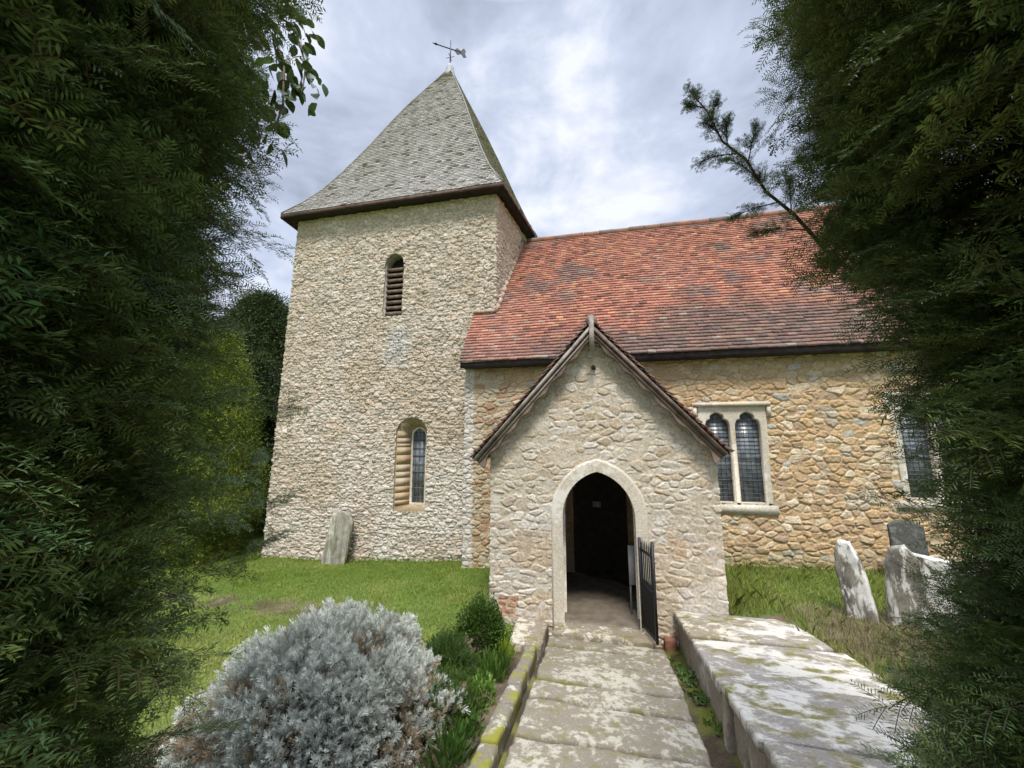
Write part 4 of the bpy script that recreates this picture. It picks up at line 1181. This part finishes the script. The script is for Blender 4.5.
for k in range(15):
    t_ = (k + .6) / 15.5 * (len(_L) - 1); q_ = int(t_); p_ = _L[q_] + (_L[q_ + 1] - _L[q_]) * (t_ - q_); ax_ = _L[q_ + 1] - _L[q_]; ax_ /= np.linalg.norm(ax_)
    sd_ = np.array([-ax_[2], 0, ax_[0]]) * (1 if k % 2 else -1); ln_ = (.30 - .012 * k) * bgr.uniform(.45, 1.15)
    d_ = ax_ * .8 + sd_ * .6 + np.array([0, bgr.normal(0, .35), 0]); d_ /= np.linalg.norm(d_)
    LONGS.append(([tuple(p_), tuple(p_ + d_ * ln_ * .55), tuple(p_ + d_ * ln_ + np.array([0, 0, -.12 * ln_]))], int(22 + 120 * ln_)))
def extra_right(g): 
    return sum([limb_sprays(q, n, .32, g, np.array([.85, .85, .8]), .68) for q, n in LONGS], [])
ARCHES = [[(-1.35, 1.00, 2.10), (-1.22, 1.30, 2.22), (-1.18, 1.55, 2.28)], [(-1.40, 1.05, 1.95), (-1.30, 1.38, 2.02), (-1.24, 1.62, 2.10)], [(-1.42, 1.10, 2.30), (-1.34, 1.42, 2.36), (-1.36, 1.66, 2.46)],
          [(-1.30, .95, 2.60), (-1.15, 1.2, 2.66), (-1.08, 1.40, 2.64)]]
def extra_left(g): return sum([limb_sprays([(x - .13, y - .10, z) for x, y, z in q], 30, .30, g, np.array([1.35, 1.35, 1.5]), 1.15) for q in ARCHES], [])
left = yew_tree((-2.2, .08), mkR(LR, 61), 'dense dark yew filling the left side, its long sprays hanging over the lawn', 401, (.35, 5.05), R(-18), R(108), 2300, 1050, 1900, tint_left, extra_left)
right = yew_tree((2.14, 1.09), mkR(RRt, 67), 'dense dark yew on the right overhanging the tomb, with one long bough against the sky', 403, (.75, 5.05), R(-138), R(0), 2500, 1100, 1900, tint_right, extra_right)
m = MB(); m.tube(LONG_R, np.linspace(.013, .003, len(LONG_R)), 6, None, False)
for q, _n_ in LONGS[1:]: m.tube(q, [.004, .003, .0015], 5, None, False)
m.build('limb', M_bark, right, True)

# ivy hanging from the top of the left yew
def leaf_t(ln=.075, w=.022):
    """one pointed leaf, folded on its midrib; axis +Y"""
    ys = np.array([0, .25, .55, .82, 1.0]) * ln; ws = np.array([.15, .9, 1.0, .55, .02]) * w
    V = []; F = []
    for y, q in zip(ys, ws): V += [(-q, y, .25 * q - .12 * y * y / ln), (0, y, -.12 * y * y / ln), (q, y, .25 * q - .12 * y * y / ln)]
    for i in range(4): F += [(3 * i, 3 * i + 1, 3 * i + 4, 3 * i + 3), (3 * i + 1, 3 * i + 2, 3 * i + 5, 3 * i + 4)]
    return np.array(V), np.array(F), np.tile([.06, .10, .025], (15, 1))
LT = leaf_t()
ivg = np.random.default_rng(71)
iv = thing('ivy', (-1.6, 1.6, 3.9), 'ivy with broad pointed green leaves hanging from the top of the left yew', 'climber')
parts = []
stems = [[(-2.03, 1.28, 4.9), (-1.62, 1.45, 4.75), (-1.50, 1.46, 4.5), (-1.46, 1.44, 4.22), (-1.47, 1.41, 4.02)], [(-2.0, 1.2, 4.8), (-1.68, 1.40, 4.5), (-1.58, 1.38, 4.2), (-1.56, 1.36, 3.95)],
         [(-2.1, 1.1, 4.7), (-1.78, 1.30, 4.35), (-1.70, 1.30, 4.05), (-1.67, 1.27, 3.82)], [(-1.8, 1.45, 5.0), (-1.52, 1.52, 4.8), (-1.40, 1.50, 4.5), (-1.37, 1.46, 4.3)], [(-2.2, 1.0, 4.5), (-1.88, 1.2, 4.2), (-1.80, 1.20, 3.9)], [(-1.9,1.4,5.1),(-1.6,1.5,5.0),(-1.45,1.5,4.75)]]
stems = [[(x - .06, y + .02, z) for x, y, z in q] for q in stems]
for st_ in stems:
    m = MB(); m.tube(st_, [.009] + [.006] * (len(st_) - 2) + [.003], 5, None, False); m.build('stem', M_stem, iv, True)
    p_ = np.array(st_); n = 75; t = ivg.random(n) * (len(p_) - 1.001); k = t.astype(int); pos = p_[k] + (p_[k + 1] - p_[k]) * (t - k)[:, None] + ivg.normal(0, .05, (n, 3))
    d = np.stack([ivg.normal(.2, .5, n), ivg.normal(.1, .5, n), ivg.normal(-.6, .4, n)], 1)
    parts.append(scatter(*LT, pos, frames(d, None, ivg.normal(0, .9, n)), ivg.uniform(.6, 1.15, n), np.tile(ivg.uniform(.7, 1.3, (n, 1)), (1, 3))))
build('foliage', *merge(parts)[:2], M_leaf, iv, merge(parts)[2])

# ------------------------------------------------------------------ trees behind the lawn
def conifer(name, base, h, rad, label, seed, n, tint, scl, shape, z0f=.02):
    g = np.random.default_rng(seed); bx_, by_ = base; bz = float(ground_z(bx_, by_))
    t = thing(name, (bx_, by_, bz), label, 'tree')
    m = MB(); m.tube([(bx_, by_, bz - .2), (bx_ + .05, by_, bz + h * .5), (bx_, by_, bz + h * .95)], [.16 * rad, .10 * rad, .02], 10); m.build('trunk', M_bark, t, True)
    u_ = g.random(n); z = z0f * h + u_ * h * (1 - z0f); a = g.uniform(-math.pi, math.pi, n)
    lump = .45 + 1.05 * fbm(a * 2.3 + 7, z * 1.3, seed, 4)
    R_ = rad * shape(z / h) * lump; fr = g.uniform(.45, 1.0, n) ** .6; r = R_ * fr
    pos = np.stack([bx_ + np.sin(a) * r, by_ + np.cos(a) * r, bz + z], 1)
    d = np.stack([np.sin(a), np.cos(a), g.normal(.45, .45, n)], 1) + g.normal(0, .35, (n, 3)); Rm = frames(d, None, g.normal(0, .6, n))
    b = .65 + .7 * g.random(n); ti = np.array(tint)[None] * b[:, None] * (.8 + .5 * fbm(a * 3, z * 2.5, seed + 3)[:, None])
    parts = []; w = g.integers(0, 3, n); tm_ = CL
    for k in range(3):
        q = w == k; parts.append(scatter(*tm_[k], pos[q], Rm[q], scl * g.uniform(.7, 1.3, q.sum()), ti[q]))
    v, f, c = merge(parts); build('foliage', v, f, M_yew, t, c); return t
conifer('conifer', (-10.4, 8.7), 6.0, 1.35, 'golden green conifer standing at the far edge of the lawn behind the left yew', 501, 4600, (3.2, 2.7, 1.4), 1.5, lambda t: np.clip(1.15 - t ** 2.2, 0, 1) * np.clip(.7 + t * 2, 0, 1))
conifer('yew_tree', (-13.0, 12.6), 8.6, 2.7, 'tall dark yew beside the tower, behind the golden conifer', 503, 5200, (.85, .85, .85), 2.6, lambda t: np.clip(1.1 - t ** 2.5, 0, 1))
conifer('yew_tree', (-17, 9.5), 8.0, 2.8, 'broad dark yew behind the lawn, further left than the one at the tower', 505, 4200, (.8, .85, .85), 2.8, lambda t: np.clip(1.1 - t ** 2.5, 0, 1))
conifer('yew_tree', (-14.5, 6.5), 6.0, 2.3, 'mid green bushy yew half hidden behind the near left yew', 507, 3800, (1.5, 1.6, 1.1), 2.2, lambda t: np.clip(1.1 - t ** 2.5, 0, 1))

# ------------------------------------------------------------------ grey santolina bush and its neighbours
def dome_points(g, n, c, rx, ry, h, inner=.0):
    a = g.uniform(0, 2 * math.pi, n); cz = g.uniform(-.05, 1, n); s = np.sqrt(1 - np.clip(cz, 0, 1) ** 2)
    d = np.stack([np.sin(a) * s, np.cos(a) * s, cz], 1); f = 1 - inner * g.random(n)
    lump = .70 + .58 * fbm(a * 2.3 + 3, cz * 3.2, 77, 3)
    pos = np.stack([c[0] + d[:, 0] * rx * f * lump, c[1] + d[:, 1] * ry * f * lump, c[2] + d[:, 2] * h * f * lump], 1)
    nn = d / np.array([rx, ry, h]); nn /= np.linalg.norm(nn, axis=1)[:, None]
    return pos, nn, a, cz
def shoot_t(seed, n=26, ln=.085, leaf=.03, w=.0035, base=(.47, .485, .41), tip=(.72, .735, .655)):
    g = np.random.default_rng(seed); V = []; F = []; C = []
    for i in range(n):
        t = i / n; y = t * ln; a = i * 2.4; o = R(62 - 42 * t)
        d = np.array([math.cos(a) * math.sin(o), math.cos(o), math.sin(a) * math.sin(o)]); s = np.cross(d, g.normal(0, 1, 3)); s = s / np.linalg.norm(s) * w
        l = leaf * (.7 + .5 * g.random()) * (1 - .3 * t); p = np.array([0, y, 0]); k = len(V)
        V.extend([p - s * .5, p + s * .5, p + d * l + s * .45, p + d * l - s * .45]); F.append((k, k + 1, k + 2, k + 3))
        C.extend([lerp(np.array(base), np.array(tip), np.clip(t + g.normal(0, .2), 0, 1))] * 4)
    k = len(V); V.extend([(-.002, -.05, 0), (.002, -.05, 0), (.001, ln, 0), (-.001, ln, 0)]); F.append((k, k + 1, k + 2, k + 3)); C.extend([np.array(base) * .7] * 4)
    return np.array(V), np.array(F), np.array(C)
sg_ = np.random.default_rng(81)
SC = (-2.31, 3.25, .06)
san = thing('grey_bush', (SC[0], SC[1], float(ground_z(SC[0], SC[1]))), 'large rounded silver grey bush with brown woody stems showing at its foot', 'bush')
ST = [shoot_t(k, 20, .050, .032, .0036) for k in range(4)]
parts = []
for n, inn in ((9500, .10), (4200, .35)):
    pos, nn, a, cz = dome_points(sg_, n, SC, 1.06, .90, .87, inn)
    bare = fbm(a * 4.2 + 11, cz * 5.5, 83, 4)
    dead = sstep(.37, .31, bare - .10 * (1 - cz) * (np.cos(a) < 0))
    keep = sg_.random(n) > dead * .55
    pos, nn, dead, cz = pos[keep], nn[keep], dead[keep], cz[keep]; n = len(pos)
    d = nn * 1.0 + np.array([0, 0, .45]) + sg_.normal(0, .42, (n, 3)); Rm = frames(d, None, sg_.uniform(0, 6.28, n))
    ti = np.tile(sg_.uniform(.70, 1.18, (n, 1)), (1, 3)); dd = (sg_.random(n) < dead * .9)
    ti = np.where(dd[:, None], np.array([.62, .48, .36]) * sg_.uniform(.6, 1.3, (n, 1)), ti); w = sg_.integers(0, 4, n)
    for k in range(4):
        q = w == k; parts.append(scatter(*ST[k], pos[q], Rm[q], sg_.uniform(.6, 1.35, q.sum()) * np.where(sg_.random(q.sum()) < .06, 1.5, 1), ti[q]))
v, f, c = merge(parts); build('foliage', v, f, M_silver, san, c)
m = MB()
for k in range(420):
    a = sg_.uniform(0, 6.28); e = sg_.uniform(.05, .95); r = math.sqrt(1 - e * e) * sg_.uniform(.70, .92)
    x0, y0 = SC[0] + math.sin(a) * .25 * sg_.random(), SC[1] + math.cos(a) * .25 * sg_.random()
    x1, y1, z1 = SC[0] + math.sin(a) * 1.0 * r, SC[1] + math.cos(a) * .92 * r, SC[2] + e * .79
    mid = ((x0 + x1) / 2 + sg_.normal(0, .05), (y0 + y1) / 2 + sg_.normal(0, .05), SC[2] + .30 * e + .05)
    q34 = ((mid[0] + 3 * x1) / 4, (mid[1] + 3 * y1) / 4, lerp(mid[2], z1, .62) + .0)
    sh = .6 + .8 * sg_.random()
    m.tube([(x0, y0, SC[2] - .05), mid, q34, (x1, y1, z1)], [.012, .008, .005, .003], 4, (.19 * sh, .135 * sh, .095 * sh), False)
build('woody_stems', np.array(m.v), m.f, mat_col('brown stem', .9, 40, .3, .3), san, np.array(m.c))

def leaf_bush(name, c, rx, ry, h, label, cat, n, T, tint, seed, upw=.5, scl=(.7, 1.2), inner=.25, mat=None, group=None):
    g = np.random.default_rng(seed); z = float(ground_z(c[0], c[1])); t = thing(name, (c[0], c[1], z), label, cat, group)
    pos, nn, a, cz = dome_points(g, n, (c[0], c[1], z), rx, ry, h, inner)
    d = nn * .8 + np.array([0, 0, upw]) + g.normal(0, .35, (n, 3)); Rm = frames(d, None, g.uniform(0, 6.28, n))
    ti = np.array(tint)[None] * g.uniform(.65, 1.25, (n, 1)) 
    v, f, cc = merge([scatter(*T, pos, Rm, g.uniform(scl[0], scl[1], n), ti)]); build('foliage', v, f, mat or M_leaf, t, cc)
    m = MB()
    for k in range(14):
        q = pos[g.integers(0, n)]; m.tube([(c[0] + g.normal(0, .04), c[1] + g.normal(0, .04), z - .05), tuple((q + np.array([c[0], c[1], z])) / 2 + g.normal(0, .02, 3)), tuple(q)], [.010, .007, .003], 5, None, False)
    m.build('stems', M_stem, t); return t
SM = leaf_t(.026, .009); NL = shoot_t(9, 22, .06, .022, .0028, (.045, .085, .02), (.085, .14, .03)); BL = leaf_t(.13, .012)
leaf_bush('box_bush', (-1.53, 5.15), .36, .33, .60, 'small clipped dark green box bush at the left corner of the porch', 'bush', 9500, SM, (1.2, 1.3, .9), 601, .3, (.8, 1.3), .35)
leaf_bush('rosemary_bush', (-1.72, 4.35), .36, .42, .36, 'green needle-leaved shrub behind the grey bush on the bed side', 'bush', 2200, NL, (1.0, 1.05, .9), 603, 1.0, (.8, 1.4), .4)
leaf_bush('rosemary_bush', (-1.40, 3.55), .28, .42, .34, 'green needle-leaved shrub between the grey bush and the mossy path edging', 'bush', 1700, NL, (1.25, 1.25, .9), 607, 1.0, (.8, 1.4), .4)
leaf_bush('bulb_plant', (-1.22, 4.55), .22, .30, .12, 'clump of strappy bright green bulb leaves beside the mossy edging', 'plant', 340, BL, (1.2, 1.35, .9), 609, 1.6, (.6, 1.2), .8)
leaf_bush('bulb_plant', (-1.18, 4.95), .13, .14, .24, 'yellow green tuft of leaves just below the box bush', 'plant', 180, BL, (3.6, 3.2, .8), 611, 1.6, (.4, .8), .8)
leaf_bush('herb_plant', (-1.62, 4.85), .16, .16, .24, 'pale buff dried herb between the box bush and the lawn', 'plant', 160, ST[0], (.75, .62, .48), 613, 1.4, (.6, .9), .6, M_silver)
HL = leaf_t(.05, .014)
leaf_bush('leafy_plant', (-1.20, 3.95), .17, .30, .20, 'fresh green small-leaved plant filling the bed beside the middle of the mossy edging', 'plant', 520, HL, (1.9, 2.1, 1.2), 617, .8, (.5, 1.1), .7)
leaf_bush('leafy_plant', (-1.14, 3.45), .13, .22, .13, 'low mid green small-leaved plant in the bed next to the grey bush', 'plant', 320, HL, (1.2, 1.5, 1.0), 619, .8, (.5, 1.0), .7)
leaf_bush('bulb_plant', (-1.14, 3.05), .16, .25, .18, 'low green leaves at the near end of the mossy edging', 'plant', 240, BL, (1.0, 1.2, .9), 615, 1.4, (.5, 1.0), .8)

# ------------------------------------------------------------------ grass, weeds, dead stalks, moss
gg = np.random.default_rng(91)
def blades(n, xr, yr, dens, hgt, wid, colf, name, keepf=None):
    x = gg.uniform(*xr, n); y = gg.uniform(*yr, n)
    k = gg.random(n) < dens(x, y); x, y = x[k], y[k]; n = len(x)
    z = ground_z(x, y); h = hgt(x, y) * gg.uniform(.5, 1.3, n); a = gg.uniform(0, 6.28, n); ln = gg.normal(0, .45, (n, 2)) * h[:, None]
    w = wid * gg.uniform(.7, 1.3, n); sx, sy = np.cos(a) * w, np.sin(a) * w
    p = np.stack([x, y, z - .004], 1); tip = p + np.stack([ln[:, 0], ln[:, 1], h], 1); s = np.stack([sx, sy, 0 * sx], 1); md = p + np.stack([ln[:, 0] * .3, ln[:, 1] * .3, h * .6], 1)
    V = np.stack([p - s, p + s, md + s * .7, tip, md - s * .7], 1).reshape(-1, 3); F = (np.arange(n) * 5)[:, None] + np.arange(5)[None]
    c = colf(x, y, n); C = np.repeat(c, 5, axis=0)
    return tag(build(name, V, F, M_grassb, None, C), kind='stuff')
def inside_church(x, y):
    return ((x > -2.95) & (y > 8.2)) | ((y > 8.9) & (x > -8.6)) | ((x > -1.7) & (x < 1.62) & (y > 5.95))
def dens(x, y):
    d = turf_mask(x, y) * ~inside_church(x, y)
    return d * np.clip(1.1 - np.hypot(x, y) / 30, .2, 1)
def gcol(x, y, n):
    m = fbm(x * 1.1, y * 1.1, 9); t = gg.random(n)
    c = lerp(np.array([.18, .28, .04]), np.array([.30, .38, .07]), t[:, None])
    yel = sstep(.48, .66, m) * .8 * sstep(7.6, 5.6, y); c = lerp(c, np.array([.38, .36, .11]), (yel * gg.random(n))[:, None])
    dry = gg.random(n) < .05 + .12 * sstep(6.2, 5, y); c = np.where(dry[:, None], np.array([.28, .23, .12]), c)
    rt = (x > 1.6); c = np.where((rt & (gg.random(n) < .35))[:, None], np.array([.24, .22, .08]), c)
    return c
blades(240000, (-10, -1.0), (2.4, 9.2), dens, lambda x, y: .036 + .022 * sstep(.52, .72, fbm(x * 1.6, y * 1.6, 4)) + .09 * (gg.random(len(x)) < .5) * np.maximum(sstep(8.72, 8.86, y) * (x < -3), sstep(-1.95, -1.75, x) * sstep(5.9, 6.1, y)), .0035, gcol, 'lawn_grass')
blades(90000, (1.6, 8), (3.4, 8.3), dens, lambda x, y: .05 + .06 * sstep(.5, .7, fbm(x * 2, y * 2, 14)) + .10 * (gg.random(len(x)) < .4) * np.maximum(sstep(8.0, 8.2, y), sstep(2.45, 2.3, x)), .004, gcol, 'rough_grass')
blades(9000, (2.15, 4.4), (3.2, 6.6), lambda x, y: sstep(1.3, .5, np.hypot((x - 3.1), (y - 5.0))) * .8 + .1, lambda x, y: .09 + 0 * x, .003, lambda x, y, n: lerp(np.array([.20, .13, .08]), np.array([.30, .23, .14]), gg.random(n)[:, None]) , 'dead_stalks')
blades(16000, (-10, -2.0), (3.6, 8.8), lambda x, y: np.maximum(sstep(.4, .1, np.abs(y - 6.02 + (x + 5) * .06)), .03), lambda x, y: .03 + 0 * x, .006, lambda x, y, n: lerp(np.array([.22, .15, .09]), np.array([.34, .27, .18]), gg.random(n)[:, None]), 'fallen_leaves')
# weeds in the gap between path and tomb
n = 700; wy = gg.uniform(2.6, 5.75, n); wx = gg.normal(.86, .05, n); kk = fbm(wx * 2, wy * 2.2, 44) > .44; wx, wy = wx[kk], wy[kk]; n = len(wx)
WT = leaf_t(.05, .012)
d = np.stack([gg.normal(0, .7, n), gg.normal(0, .7, n), gg.uniform(.2, 1.2, n)], 1)
v, f, c = scatter(*WT, np.stack([wx, wy, ground_z(wx, wy) + .015], 1), frames(d, None, gg.normal(0, .8, n)), gg.uniform(.5, 1.3, n), np.array([1.0, 1.15, .8])[None] * gg.uniform(.7, 1.4, (n, 1)))
tag(build('weeds', v, f, M_leaf, None, c), kind='stuff')
